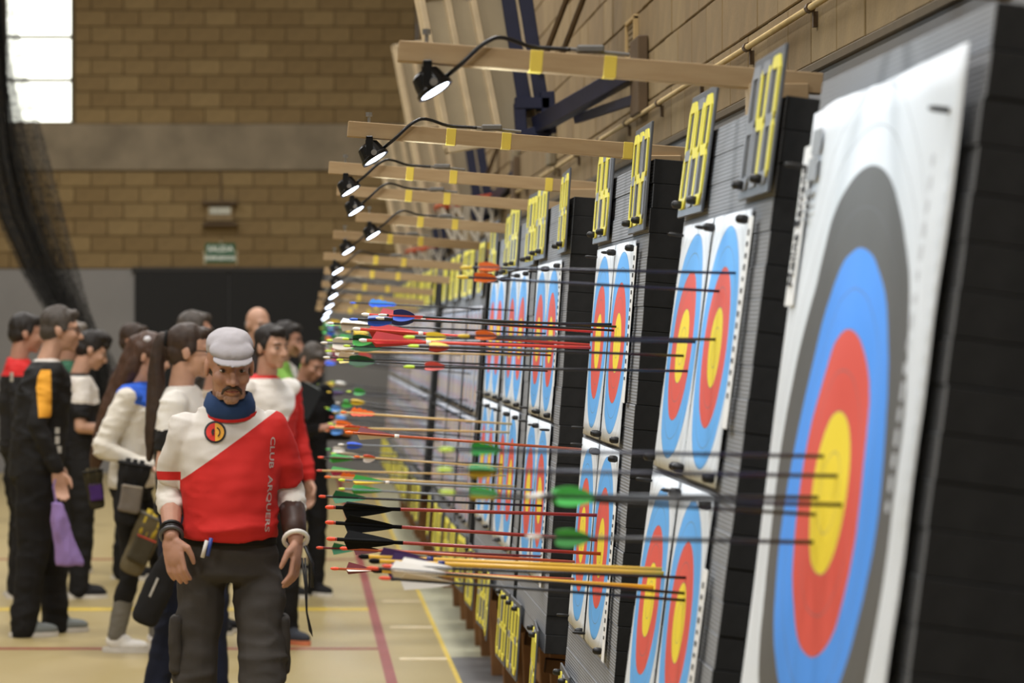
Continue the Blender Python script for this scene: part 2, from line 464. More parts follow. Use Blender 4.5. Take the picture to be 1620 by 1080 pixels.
nt.links.new(tcn.outputs['Object'], wv.inputs['Vector'])
mr = nt.nodes.new('ShaderNodeMath'); mr.operation = 'LESS_THAN'; mr.inputs[1].default_value = 0.13
nt.links.new(wv.outputs['Distance'], mr.inputs[0])
nt.links.new(mr.outputs[0], ms.inputs[0]); nt.links.new(tr.outputs[0], ms.inputs[1]); nt.links.new(bs.outputs[0], ms.inputs[2])
nt.links.new(ms.outputs[0], nt.nodes['Material Output'].inputs[0])
net = thing('divider_net', 'black divider net hanging gathered at left before the window', 'net', T(0, 0, 0))
cl1 = [(-12, -60), (2, 120), (12, 240), (34, 340), (72, 430), (112, 505), (150, 580), (175, 700)]
net_sheet(cl1, [12, 18, 30, 36, 34, 32, 34, 36], 0.08, 0.0).build('net_fold', nm, net, True)
cl2 = [(-6, -60), (14, 120), (36, 240), (62, 340), (92, 430), (120, 505), (150, 580), (175, 700)]
net_sheet(cl2, [14, 24, 34, 38, 34, 26, 24, 26], 0.06, 1.3).build('net_fold', nm, net, True)
cl3 = [(-14, -60), (-4, 120), (4, 240), (24, 340), (64, 430), (106, 505), (150, 580), (172, 700)]
net_sheet(cl3, [10, 12, 22, 26, 22, 18, 20, 22], 0.05, 2.1).build('net_fold', nm, net, True)
net_sheet(cl3, [9, 11, 20, 24, 20, 16, 18, 20], 0.07, 4.1).build('net_fold', nm, net, True)
cl4 = [(-10, -60), (0, 120), (8, 240), (30, 340), (70, 430), (112, 505), (150, 580), (172, 700)]
net_sheet(cl4, [9, 12, 22, 24, 20, 18, 18, 20], 0.06, 5.0).build('net_fold', nm, net, True)

# folded basketball baskets on arms from the side wall
M_navy = mat('navy_steel', (30, 34, 58), 0.45, 0.15)
M_frame = mat('cream_board_frame', (206, 188, 156), 0.5)
M_acr = mat('scuffed_acrylic', (164, 152, 128), 0.35, 0.12, 3)
M_rim = mat('orange_rim', (190, 84, 52), 0.5)
M_net = mat('white_net_cord', (205, 196, 178), 0.8)
def basket(cx, cy, cz, wall_y, label, yaw=20, roll=-11, ring=True, pw=0.215):
    b = thing('basketball_backboard', label, 'backboard', T(cx, cy, cz) @ Matrix.Rotation(R(roll), 4, 'Y') @ Matrix.Rotation(R(yaw), 4, 'Z'), 'folded baskets along the side wall')
    hw_, hh = pw, 0.62; hz = cz - 0.19
    obj('board_panel', MB().bbox((0, 0, 0), (hw_, 0.015, hh), 0.004).mesh('board_panel'), M_acr, b)
    for x in (-hw_, -hw_ * 0.45, hw_ * 0.1, hw_): obj('frame_bar', MB().bbox((x, -0.01, 0), (0.014, 0.03, hh + 0.014), 0.004).mesh('frame_bar'), M_frame, b)
    for z in (-hh, hh, 0.05): obj('frame_bar', MB().bbox((0, -0.01, z), (hw_ + 0.014, 0.028, 0.014), 0.004).mesh('frame_bar'), M_frame, b)
    if ring:
        rc = Vector((-0.1, -0.42, -hh + 0.12)); rr = 0.22
        obj('rim', MB().tube([rc + Vector((rr * math.cos(a * math.pi / 12), rr * math.sin(a * math.pi / 12), 0)) for a in range(25)], 0.012, 6).box((rc.x, -0.12, rc.z), (0.06, 0.1, 0.02)).mesh('rim'), M_rim, b)
        n = MB()
        for k in range(12):
            for d in (1, -1):
                pts = []
                for j in range(6):
                    t = j / 5; a = 2 * math.pi * (k + d * t * 1.5) / 12; q = rr * (1 - 0.42 * t)
                    pts.append(rc + Vector((q * math.cos(a), q * math.sin(a), -0.42 * t)))
                n.tube(pts, 0.006, 4)
        tag(n.build('net', M_net, b), kind='stuff')
    inv = b.matrix_world.inverted()
    def W(v): return inv @ Vector(v)
    r_ = cx + 0.26
    arm = MB()
    for dx in (0.0, 0.075):
        obj('post', MB().beam(W((r_ - 0.02 + dx - 0.14, cy + 0.05, hz + 0.75)), W((r_ + dx, cy + 0.05, hz - 0.28)), 0.05, 0.06).mesh('post'), M_navy, b)
    obj('bracket', MB().beam(W((r_ - 0.05, cy, hz - 0.25)), W((r_ + 0.1, cy, hz - 0.25)), 0.06, 0.05).beam(W((r_ - 0.02, cy, hz - 0.4)), W((r_ + 0.1, cy, hz - 0.36)), 0.06, 0.06).beam(W((r_ - 0.03, cy, hz - 0.25)), W((r_ - 0.02, cy, hz - 0.4)), 0.05, 0.05).beam(W((r_ + 0.09, cy, hz - 0.2)), W((r_ + 0.1, cy, hz - 0.38)), 0.06, 0.06).mesh('bracket'), M_navy, b)
    obj('wall_arm', MB().beam(W((r_ + 0.06, cy, hz - 0.34)), W((WX - 0.01, wall_y, hz - 0.2)), 0.07, 0.07).mesh('wall_arm'), M_navy, b)
    obj('arm_strut', MB().beam(W((r_ + 0.2, cy - 0.2, hz - 0.33)), W((WX - 0.01, wall_y, hz - 0.32)), 0.03, 0.04).mesh('arm_strut'), M_navy, b)
    obj('wall_plate', MB().bbox((0, 0, 0), (0.02, 0.14, 0.15), 0.005).mesh('wall_plate'), M_rust, b, inv @ T(WX - 0.02, wall_y, hz - 0.24))
    for k, dx in enumerate((0.06, 0.13)):
        obj('brace_rod', MB().tube([W((r_ + dx, cy, hz - 0.1)), W((r_ + dx + 0.12, cy - 0.3, hz + 0.25)), W((r_ + dx + 0.2, cy - 0.6, hz + 0.7))], 0.014, 6).mesh('brace_rod'), M_rust, b)
    return b
basket(0.715, 13.0, 3.06, 11.75, 'nearest folded basketball backboard, large cream frame above first wooden beams', ring=False)
basket(0.95, 20.5, 2.98, 18.5, 'middle folded basketball backboard with hoop and net behind second beam', yaw=24)
basket(1.0, 27.5, 2.86, 25.5, 'farthest folded basketball backboard with hoop and net behind the beams', yaw=24)
# ------------------------------------------------------------------ people
SKINS = {}
def skin(name, c):
    return mat('skin_' + name, c, 0.55, 0.08, 18, bump=0.05, bscale=120)
def cloth(name, c, rough=0.85, var=0.08): return mat('cloth_' + name, c, rough, var, 10, bump=0.12, bscale=40, spec=0.2)

STAND_ARM = ((0.238, 0.03, 1.14), (0.25, -0.06, 0.90), (0.0, -0.15, -1.0), (-1, 0, 0))
def mirror(p): return (-p[0], p[1], p[2])

def hand(mb, wrist, d, palm, side, curl=0.5, k=1.0):
    """palm box plus five bent fingers; d = finger direction, palm = palm normal"""
    w = Vector(wrist); d = Vector(d).normalized(); pn = Vector(palm); pn = (pn - d * pn.dot(d)).normalized()
    a = d.cross(pn).normalized()             # across the palm
    fwd = a if (side > 0) else -a            # thumb side
    th = fwd if fwd.y < 0 or abs(fwd.y) < 0.2 else -fwd
    rot = Matrix((tuple(th), tuple(d), tuple(pn))).transposed()
    mb.ell(w + d * 0.05 * k, (0.042 * k, 0.055 * k, 0.017 * k), rot)
    mb.ell(w + d * 0.03 * k - th * 0.008, (0.032 * k, 0.04 * k, 0.02 * k), rot)
    for i, (off, L) in enumerate(((0.031, 0.072), (0.011, 0.082), (-0.010, 0.077), (-0.030, 0.060))):
        p = w + d * (0.09 * k) + th * off * k; dd = d.copy(); pts = [p - d * 0.02]
        for j, fr in enumerate((0.45, 0.32, 0.23)):
            ang = curl * (0.5, 0.8, 0.6)[j]
            dd = (dd * math.cos(ang) + pn * math.sin(ang)).normalized()
            p = p + dd * L * fr * k; pts.append(p.copy())
        mb.limb(pts, [0.0100 * k, 0.0098 * k, 0.0088 * k, 0.0078 * k], 8)
    p = w + d * 0.025 * k + th * 0.03 * k
    q = p + (th * 0.6 + d * 0.75 + pn * 0.35).normalized() * 0.035 * k
    r_ = q + (th * 0.15 + d * 0.9 + pn * 0.4).normalized() * 0.03 * k
    t_ = r_ + (d * 0.9 + pn * 0.5 - th * 0.1).normalized() * 0.024 * k
    mb.limb([p - th * 0.012, q, r_, t_], [0.016 * k, 0.0125 * k, 0.0105 * k, 0.0085 * k], 8)

def head_parts(mb, hc, hr, nose=1.0, jaw=1.0):
    """hc centre at eye level, hr rotation matrix"""
    def E(c, r, rot=None):
        mb.ell(hc + hr @ Vector(c), r, (hr @ rot) if rot else hr, 18, 12)
    E((0, 0.016, 0.030), (0.076, 0.096, 0.090))
    E((0, -0.030, -0.026), (0.062, 0.058, 0.086))
    E((0, -0.022, -0.070), (0.053 * jaw, 0.056, 0.042))
    E((0, -0.066, -0.098), (0.024 * jaw, 0.020, 0.018))
    E((0, -0.070, 0.022), (0.054, 0.022, 0.016))
    for s in (-1, 1):
        E((s * 0.038, -0.062, -0.030), (0.024, 0.024, 0.026))
        E((s * 0.077, 0.014, -0.012), (0.009, 0.020, 0.031))
        E((s * 0.013, -0.096, -0.040), (0.010, 0.012, 0.009))
    mb.limb([hc + hr @ Vector((0, -0.084, 0.008)), hc + hr @ Vector((0, -0.098, -0.018)), hc + hr @ Vector((0, -0.108 - 0.004 * nose, -0.037))], [0.010, 0.0115, 0.0125], 10)
    E((0, -0.086, -0.064), (0.026, 0.012, 0.007))
    E((0, -0.085, -0.076), (0.022, 0.012, 0.008))

def person(label, px, Y, H, rz, shirt_m, trouser_m, skin_m, hair=None, arms=None, legs=None, head=(0, 0, 0), vox=0.0075, sleeve='long', shirt_hem=0.90, hair_kind='short',
           shoe_m=None, sole_m=None, shirt_r=1.0, belly=0.0, torso_lean=0.0, glasses=False, curl=0.5, trouser_r=1.0, brow=True, leg_end=None, jaw=1.0, pants_top=1.0, head_dz=0.0, sw=0.165, sz=1.395, hipx=0.085, crotch=0.84, thigh=0.094):
    arms = arms or {}
    Lp = arms.get('L', STAND_ARM); Rp = arms.get('R', (mirror(STAND_ARM[0]), mirror(STAND_ARM[1]), mirror(STAND_ARM[2]), mirror(STAND_ARM[3])))
    x0 = (px - VX) * Y / F
    def tl(p):           # lean of the upper body about the hips
        p = Vector(p)
        return Vector((p.x, p.y - torso_lean * max(0.0, p.z - 0.95), p.z))
    hc = tl((0, -0.03, 1.635 + head_dz)) + Vector((0, -0.04 * max(0, head[0]) / 20.0, -0.012 * max(0, head[0]) / 20.0))
    hr = (Matrix.Rotation(R(head[2]), 3, 'Z') @ Matrix.Rotation(R(-head[1]), 3, 'Y') @ Matrix.Rotation(R(head[0]), 3, 'X'))
    b = MB()
    head_parts(b, hc, hr, 1.0, jaw)
    b.limb([hc + hr @ Vector((0, 0.025, -0.05)), tl((0, 0.012, 1.46)), tl((0, 0.01, 1.40))], [0.056, 0.058, 0.075], 14)
    tors = [(0.93, 0, 0, 0.13, 0.095), (1.08, 0, 0, 0.13, 0.09), (1.28, 0, 0, 0.15, 0.10), (1.40, 0, 0.005, 0.14, 0.08), (1.45, 0, 0.01, 0.07, 0.06)]
    b.stack([(z, 0, cy - torso_lean * max(0, z - 0.95), rx, ry) for (z, cx, cy, rx, ry) in tors])
    for sgn, (el, wr, hd, pn) in ((1, Lp), (-1, Rp)):
        sh = tl((sw * sgn * 0.95, 0.01, sz - 0.012)); el = Vector(el); wr = Vector(wr)
        b.limb([sh, sh * 0.45 + el * 0.55, el, el * 0.6 + wr * 0.4, wr], [0.046, 0.042, 0.038, 0.038, 0.027])
        hand(b, wr, hd, pn, sgn, curl)
    body = obj('person', remesh(b, 'person', vox, 2), skin_m)
    s = H / 1.75
    body.matrix_world = T(x0, Y, 0) @ Matrix.Rotation(R(rz), 4, 'Z') @ Matrix.Diagonal((s, s, s, 1))
    tag(body, label, 'person')
    # shirt
    g = MB(); q = shirt_r
    lv = [(shirt_hem, 0, 0.0 - belly * 0.3, 0.168 * q, 0.122 * q + belly * 0.4), (shirt_hem + 0.03, 0, -belly * 0.4, 0.172 * q, 0.126 * q + belly * 0.5), (1.05, 0, -belly * 0.5, 0.168 * q, 0.126 * q + belly * 0.5), (1.16, 0, -belly * 0.3, 0.168 * q, 0.126 * q + belly * 0.3),
          (1.28, 0, 0.0, 0.178 * q, 0.130 * q), (1.37, 0, 0.003, 0.175 * q, 0.114 * q), (1.43, 0, 0.008, 0.128 * q, 0.088 * q), (1.475, 0, 0.012, 0.074, 0.068)]
    g.stack([(z, cx, cy - torso_lean * max(0, z - 0.95), rx, ry) for (z, cx, cy, rx, ry) in lv], 28)
    for sgn, (el, wr, hd, pn) in ((1, Lp), (-1, Rp)):
        sh = tl(((sw - 0.003) * sgn, 0.01, sz)); el = Vector(el); wr = Vector(wr); mid = sh * 0.5 + el * 0.5
        if sleeve == 'long': g.limb([sh, mid, el, el * 0.5 + wr * 0.5, wr * 0.97 + el * 0.03], [0.07, 0.062, 0.054, 0.046, 0.038])
        elif sleeve == 'short':
            en = sh * 0.18 + el * 0.82
            g.limb([sh, mid], [0.066, 0.062]); g.tube([mid, en], [0.064, 0.060], 16)
    sh_o = obj('shirt', remesh(g, 'shirt', 0.011 if vox > 0.005 else 0.008, 4, 0.010, 7.0, (1, 1, 1.6), px * 0.1, (0.014, 9.0, 2.6)), shirt_m, body)
    # trousers
    legs = legs or {}
    g = MB()
    LL = legs.get('L', ((0.10, -0.015, 0.50), (0.105, 0.02, 0.09))); RR = legs.get('R', ((-0.10, -0.015, 0.50), (-0.105, 0.02, 0.09)))
    g.stack([(crotch, 0, 0.0, 0.13, 0.095), (0.90, 0, 0.0, 0.165, 0.118), (0.97, 0, 0.0, 0.162, 0.115), (pants_top + 0.02, 0, 0, 0.150, 0.108)], 24)
    for sgn, (kn, an) in ((1, LL), (-1, RR)):
        kn = Vector(kn); an = Vector(an); hp = Vector((hipx * sgn, 0, 0.88)); t = trouser_r
        end = an + Vector((0, 0, -0.045)) if leg_end is None else kn * (1 - leg_end) + an * leg_end
        g.limb([hp, hp * 0.5 + kn * 0.5, kn, kn * 0.5 + end * 0.5, end], [thigh * t, (thigh - 0.005) * t, 0.070 * t, 0.064 * t, 0.058 * t])
    obj('trousers', remesh(g, 'trousers', 0.012 if vox > 0.005 else 0.009, 4, 0.012, 6.0, (1, 1, 1.8), px * 0.2 + 3, (0.014, 8.0, 1.6)), trouser_m, body)
    # shoes
    for sgn, (kn, an) in ((1, LL), (-1, RR)):
        an = Vector(an); m = MB(); fz = an.z - 0.09
        m.ell((an.x, an.y + 0.0, fz + 0.06), (0.042, 0.06, 0.05)); m.ell((an.x, an.y - 0.09, fz + 0.04), (0.046, 0.10, 0.035)); m.ell((an.x, an.y - 0.04, fz + 0.07), (0.038, 0.07, 0.035), Matrix.Rotation(R(25), 3, 'X'))
        so = obj('shoe', remesh(m, 'shoe', 0.009, 3), shoe_m or cloth('black_shoe', (32, 31, 32)), body)
        n = 20; pts = []
        for z in (fz + 0.001, fz + 0.026):
            pts.append([Vector((an.x + 0.046 * math.cos(2 * math.pi * k / n) * (0.85 if math.sin(2 * math.pi * k / n) > 0 else 1.05), an.y - 0.055 + 0.135 * math.sin(2 * math.pi * k / n), z)) for k in range(n)])
        MB().rings(pts).build('sole', sole_m or mat('sole_white', (205, 200, 192), 0.6), so)
        if leg_end is not None:
            kn = Vector(kn); e = kn * (1 - leg_end) + an * leg_end
            obj('sock', remesh(MB().limb([e, e * 0.5 + an * 0.5, an], [0.055, 0.053, 0.048]), 'sock', 0.01, 2, 0.004, 20, (1, 1, 3)), cloth('grey_sock', (110, 106, 98)), so)
    # eyes and brows
    M_eye = mat('eye_dark', (44, 34, 28), 0.25, 0.0); M_ew = mat('eye_white', (158, 142, 130), 0.3, 0.0)
    for sgn in (-1, 1):
        c = hc + hr @ Vector((sgn * 0.031, -0.0725, -0.002))
        eo = MB().ell(c, (0.0125, 0.0125, 0.0072), hr).build('eye', M_ew, body, True)
        MB().ell(hc + hr @ Vector((sgn * 0.031, -0.0815, -0.002)), (0.0058, 0.005, 0.0058), hr).build('iris', M_eye, eo, True)
    if hair is not None and brow:
        for sgn in (-1, 1):
            MB().limb([hc + hr @ Vector((sgn * x, y, z)) for x, y, z in ((0.014, -0.089, 0.018), (0.031, -0.088, 0.024), (0.048, -0.078, 0.019))], [0.0035, 0.0045, 0.003], 8).build('eyebrow', hair, body, True)
    if hair is not None and hair_kind != 'none':
        g = MB()
        def E(c, r): g.ell(hc + hr @ Vector(c), r, hr, 18, 12)
        if hair_kind == 'balding':
            E((0, 0.040, -0.005), (0.080, 0.080, 0.055))
        else:
            E((0, 0.024, 0.044), (0.081, 0.097, 0.087)); E((0, 0.05, -0.01), (0.074, 0.07, 0.065))
            E((0, -0.045, 0.085), (0.055, 0.045, 0.030))
            for sgn in (-1, 1): E((sgn * 0.068, 0.0, 0.015), (0.014, 0.03, 0.035))
        if hair_kind == 'fringe':
            E((0, -0.072, 0.062), (0.060, 0.034, 0.030)); E((0, -0.02, 0.098), (0.075, 0.085, 0.045))
        if hair_kind == 'pony':
            g.limb([hc + hr @ Vector(p) for p in ((0, 0.10, 0.05), (0, 0.135, 0.045), (0, 0.155, -0.03), (0, 0.15, -0.15), (0, 0.15, -0.28), (0, 0.155, -0.42), (0, 0.16, -0.5))], [0.03, 0.032, 0.036, 0.042, 0.04, 0.03, 0.014])
        if hair_kind == 'long':
            g.limb([hc + hr @ Vector(p) for p in ((0, 0.10, 0.04), (0, 0.115, -0.06), (0, 0.13, -0.2), (-0.02, 0.15, -0.36), (-0.03, 0.16, -0.5), (-0.03, 0.165, -0.62), (-0.03, 0.16, -0.7))], [0.05, 0.062, 0.068, 0.066, 0.058, 0.044, 0.022])
            for sgn in (-1, 1): g.limb([hc + hr @ Vector(p) for p in ((sgn * 0.05, 0.05, 0.03), (sgn * 0.06, 0.07, -0.1), (sgn * 0.04, 0.1, -0.25))], [0.04, 0.045, 0.04])
        ho = obj('hair', remesh(g, 'hair', 0.008, 2, 0.006, 28, (1, 1, 0.35), px), hair, body)
    if glasses:
        g = MB()
        for sgn in (-1, 1):
            c = Vector((sgn * 0.032, -0.096, 0.0))
            g.tube([hc + hr @ (c + Vector((0.025 * math.cos(a * math.pi / 8), 0, 0.018 * math.sin(a * math.pi / 8)))) for a in range(17)], 0.0026, 6)
            g.tube([hc + hr @ Vector(p) for p in ((sgn * 0.057, -0.094, 0.004), (sgn * 0.076, -0.04, 0.006), (sgn * 0.08, 0.02, 0.0))], 0.0026, 6)
        g.tube([hc + hr @ Vector((-0.008, -0.098, 0.004)), hc + hr @ Vector((0.008, -0.098, 0.004))], 0.0026, 6)
        g.build('glasses', mat('black_glasses', (26, 24, 24), 0.3), body)
    return body, sh_o, hc, hr

def on_shirt(sh_o, me, name, m, mtx, body, off=0.004):
    """lay a flat mesh (x right, y up) on the front of a shirt by casting along +Y"""
    bvh = BVHTree.FromPolygons([v.co for v in sh_o.data.vertices], [p.vertices for p in sh_o.data.polygons])
    for v in me.vertices:
        p = mtx @ v.co
        h = bvh.ray_cast(Vector((p.x, -1.0, p.z)), Vector((0, 1, 0)))
        y = h[0].y if h[0] is not None else -0.12
        v.co = Vector((p.x, y - off, p.z))
    me.update()
    return obj(name, me, m, sh_o)
def disc_mesh(r0, r1, a0=0, a1=2 * math.pi, n=28):
    vs_ = []; fs_ = []
    for k in range(n + 1):
        a = a0 + (a1 - a0) * k / n
        vs_ += [(r0 * math.cos(a), r0 * math.sin(a), 0), (r1 * math.cos(a), r1 * math.sin(a), 0)]
    for k in range(n): fs_.append((2 * k, 2 * k + 1, 2 * k + 3, 2 * k + 2))
    return MB().add(vs_, fs_).mesh('disc')

S_man = skin('weathered', (176, 132, 110)); S_light = skin('light', (188, 146, 122)); S_mid = skin('mid', (172, 128, 106))
H_brown = mat('hair_brown', (54, 39, 29), 0.6, 0.25, 40); H_dark = mat('hair_dark', (30, 24, 20), 0.6, 0.2, 40); H_grey = mat('hair_grey', (120, 112, 104), 0.6, 0.2, 40); H_mixed = mat('hair_greying', (68, 61, 55), 0.6, 0.25, 40); H_auburn = mat('hair_auburn', (68, 45, 31), 0.55, 0.25, 30)
C_black = cloth('black', (30, 29, 29)); C_char = cloth('charcoal', (62, 58, 54)); C_navy = cloth('navy', (28, 32, 48)); C_white = cloth('white', (212, 206, 196))

# ---- the man walking towards the camera
nb = NB('club_shirt', 0.8)
c = nb.mix(nb.col((216, 210, 202)), (202, 196, 188), nb.noise(8, 3))
red = nb.half(0.72, 0, -1.0, -(1.215 + 0.72 * 0.168))
red = nb.AND(red, nb.op('GREATER_THAN', nb.x, -0.168))
red = nb.OR(red, nb.AND(nb.op('GREATER_THAN', nb.x, 0.17), nb.op('LESS_THAN', nb.z, 1.40)))
band = nb.AND(nb.op('LESS_THAN', nb.x, -0.165), nb.band(nb.z, 1.215, 1.245))
c = nb.mix(c, (196, 42, 38), nb.OR(red, band))
nb.bump(nb.noise(14, 4), 0.15)
M_club = nb.out(c)
arms0 = {'L': ((0.208, 0.07, 1.165), (0.222, -0.10, 1.02), (0.0, -0.22, -1.0), (-1, 0.35, 0)),
         'R': ((-0.200, 0.07, 1.165), (-0.196, -0.12, 1.035), (0.12, -0.22, -1.0), (0.55, 0.85, 0))}
legs0 = {'L': ((0.112, -0.12, 0.50), (0.115, 0.02, 0.09)), 'R': ((-0.125, -0.02, 0.48), (-0.13, 0.12, 0.10))}
man, man_sh, hc, hr = person('man in grey flat cap and white and red club shirt walking towards the camera', 363, 9.8, 1.67, 2, M_club, C_char, S_man, H_mixed, arms0, legs0, head=(12, 0, 6), vox=0.0042,
                             sleeve='short', shirt_hem=1.02, shirt_r=0.97, belly=0.04, head_dz=-0.022, sw=0.150, curl=0.55, trouser_r=1.04, sz=1.378, hipx=0.098, crotch=0.87, thigh=0.082, jaw=1.05, hair_kind='balding')
def mpart(name, me, m, parent=None): return obj(name, me, m, parent or man)
# long undershirt sleeves pushed up
for sgn, (el, wr, hd, pn), e_ in ((1, arms0['L'], 0.30), (-1, arms0['R'], 0.28)):
    sh = Vector((0.147 * sgn, 0.01, 1.40)); el = Vector(el); wr = Vector(wr)
    mpart('undershirt_sleeve', remesh(MB().limb([sh * 0.4 + el * 0.6, el, el * (1 - e_) + wr * e_], [0.052, 0.053, 0.049]), 'undershirt_sleeve', 0.007, 3, 0.007, 16, (1, 1, 2.4), 4.0 * sgn), C_white)
# flat cap
g = MB()
def CE(mb, c, r, rot=None): mb.ell(hc + hr @ Vector(c), r, (hr @ rot) if rot else hr, 20, 12)
CE(g, (0, 0.018, 0.068), (0.081, 0.104, 0.057)); CE(g, (0, -0.055, 0.064), (0.078, 0.055, 0.030), Matrix.Rotation(R(24), 3, 'X')); CE(g, (0, 0.025, 0.052), (0.080, 0.100, 0.028))
cap = mpart('flat_cap', remesh(g, 'flat_cap', 0.006, 3, 0.004, 20), cloth('cap_grey', (176, 172, 176)))
g = MB(); CE(g, (0, -0.085, 0.040), (0.071, 0.045, 0.009), Matrix.Rotation(R(26), 3, 'X'))
mpart('cap_peak', remesh(g, 'cap_peak', 0.005, 2), cloth('cap_grey', (176, 172, 176)), cap)
# moustache and stubble beard
g = MB()
for s in (-1, 1): g.limb([hc + hr @ Vector(p) for p in ((0, -0.101, -0.053), (s * 0.016, -0.098, -0.055), (s * 0.028, -0.088, -0.066), (s * 0.033, -0.080, -0.080))], [0.0055, 0.0060, 0.0055, 0.0035], 8)
g.build('moustache', mat('moustache_dark', (70, 58, 50), 0.8, 0.2, 60), man, True)
g = MB()
CE(g, (0, -0.0685, -0.101), (0.027, 0.021, 0.019)); CE(g, (0.03, -0.046, -0.09), (0.021, 0.024, 0.018)); CE(g, (-0.03, -0.046, -0.09), (0.021, 0.024, 0.018))
mpart('beard', remesh(g, 'beard', 0.004, 2, 0.002, 80), mat('beard_grey', (164, 130, 110), 0.9, 0.3, 90))
MB().limb([hc + hr @ Vector((x, y, -0.070)) for x, y in ((-0.021, -0.091), (0, -0.0985), (0.021, -0.091))], [0.002, 0.0035, 0.002], 8).build('lips', mat('lips', (140, 78, 68), 0.5), man, True)
# blue neck gaiter and red collar edge
n = 26
def ringz(z, rx, ry, cy): return [Vector((rx * math.cos(2 * math.pi * k / n), cy + ry * math.sin(2 * math.pi * k / n), z - 0.028 * (1 if math.sin(2 * math.pi * k / n) < 0 else 0.0) * abs(math.sin(2 * math.pi * k / n)))) for k in range(n)]
mpart('neck_gaiter', MB().rings([ringz(1.440, 0.078, 0.078, 0.0), ringz(1.452, 0.090, 0.090, -0.004), ringz(1.480, 0.088, 0.090, -0.008), ringz(1.512, 0.076, 0.080, -0.008), ringz(1.518, 0.064, 0.070, -0.006)], False).mesh('neck_gaiter', True), cloth('gaiter_blue', (44, 66, 104)))
mpart('collar', MB().rings([ringz(1.440, 0.092, 0.090, 0.0), ringz(1.448, 0.096, 0.093, 0.0), ringz(1.458, 0.094, 0.090, 0.0)], False).mesh('collar', True), cloth('collar_red', (200, 44, 40)), man_sh)
# chest emblem: black ring, red and yellow halves with a dark mark
ex, ez = (340 - 363) / 488 / 0.954, (1.65 - (682 - 520) / 488) / 0.954
Em = T(ex, 0, ez) @ Matrix.Rotation(math.pi / 2, 4, 'X')
em = on_shirt(man_sh, disc_mesh(0.0, 0.037), 'emblem', M_ink, Em, man, 0.003)
for nm_, cc, a0, a1, r0, r1, off in (('emblem_half', (206, 52, 42), math.pi * .5, math.pi * 1.5, 0.0, 0.030, 0.0045), ('emblem_half', (232, 168, 62), -math.pi * .5, math.pi * .5, 0.0, 0.030, 0.0045), ('emblem_ring', (60, 42, 34), -1.0, 1.2, 0.014, 0.018, 0.006), ('emblem_mark', (50, 34, 30), 1.9, 4.2, 0.004, 0.013, 0.006)):
    o = on_shirt(man_sh, disc_mesh(r0, r1, a0, a1), nm_, mat(nm_ + str(cc[0]), cc, 0.8), Em, man, off); o.parent = em
# lettering down the chest
t_me = text_mesh('CLUB  ARQUERS', 0.040, 0.0006)
zt, zb_ = (1.65 - (690 - 520) / 488) / 0.954, (1.65 - (838 - 520) / 488) / 0.954
xs = [v.co.x for v in t_me.vertices]; sc = (zt - zb_) / (max(xs) - min(xs))
tx0 = (426 - 363) / 488 / 0.954
Tm = T(tx0, 0, (zt + zb_) / 2) @ Matrix.Rotation(math.pi / 2, 4, 'X') @ Matrix.Rotation(-math.pi / 2 - 0.07, 4, 'Z') @ Matrix.Diagonal((sc, 0.55, 1, 1))
on_shirt(man_sh, t_me, 'lettering', mat('print_white', (220, 214, 208), 0.8), Tm, man, 0.003)
# arm guard, wristband, bracelets, finger tab cord, pen
el, wr = Vector(arms0['L'][0]), Vector(arms0['L'][1])
mpart('arm_guard', MB().tube([el * (1 - t) + wr * t for t in (0.34, 0.5, 0.7, 0.9)], [0.046, 0.045, 0.042, 0.038], 16).mesh('arm_guard', True), mat('brown_leather', (60, 40, 32), 0.5, 0.2))
def band_at(el, wr, t, r, w, name, m):
    a = el * (1 - t) + wr * t; d = (wr - el).normalized(); u = d.orthogonal().normalized(); v_ = d.cross(u)
    return mpart(name, MB().tube([a + (u * math.cos(k * math.pi / 10) + v_ * math.sin(k * math.pi / 10)) * r for k in range(21)], w, 8).mesh(name, True), m)
band_at(el, wr, 1.0, 0.040, 0.008, 'wristband', mat('white_silicone', (226, 222, 214), 0.4))
e2, w2 = Vector(arms0['R'][0]), Vector(arms0['R'][1])
band_at(e2, w2, 0.86, 0.036, 0.007, 'bracelet', M_blackpl); band_at(e2, w2, 0.99, 0.036, 0.007, 'bracelet', mat('watch_grey', (90, 90, 92), 0.4, 0.1, metal=0.5)); band_at(e2, w2, 0.93, 0.036, 0.004, 'bracelet', M_blackpl)
mpart('finger_tab_cord', MB().tube([wr + Vector(p) for p in ((0.02, -0.03, -0.06), (0.03, -0.05, -0.15), (0.035, -0.06, -0.24), (0.045, -0.06, -0.30), (0.055, -0.06, -0.32), (0.05, -0.06, -0.30), (0.035, -0.055, -0.24), (0.035, -0.05, -0.16), (0.03, -0.03, -0.06))], 0.0035, 6).tube([wr + Vector(p) for p in ((0.03, -0.02, -0.02), (0.055, -0.03, -0.08), (0.055, -0.035, -0.16))], 0.006, 6).mesh('finger_tab_cord', True), M_blackpl)
mpart('belt', MB().stack([(1.0, 0, -0.004, 0.162, 0.118), (1.035, 0, -0.004, 0.162, 0.118)]).mesh('belt', True), C_black)
for sgn in (-1, 1):
    mpart('cargo_pocket', remesh(MB().bbox((sgn * 0.182, -0.02, 0.66), (0.022, 0.06, 0.10), 0.01), 'cargo_pocket', 0.008, 3, 0.006, 14), C_char)
pen = thing('pen', 'blue and white pen clipped at belt of man in flat cap', 'pen', man.matrix_world @ T(-0.075, -0.165, 1.0))
MB().tube([(0, 0, -0.03), (0.012, -0.002, 0.03)], 0.007, 8).build('pen_barrel', mat('pen_blue', (52, 74, 150), 0.4), pen, True)
MB().tube([(-0.018, -0.002, -0.035), (-0.002, -0.004, 0.022)], 0.007, 8).build('pen_clip', mat('pen_white', (210, 206, 200), 0.4), pen, True)
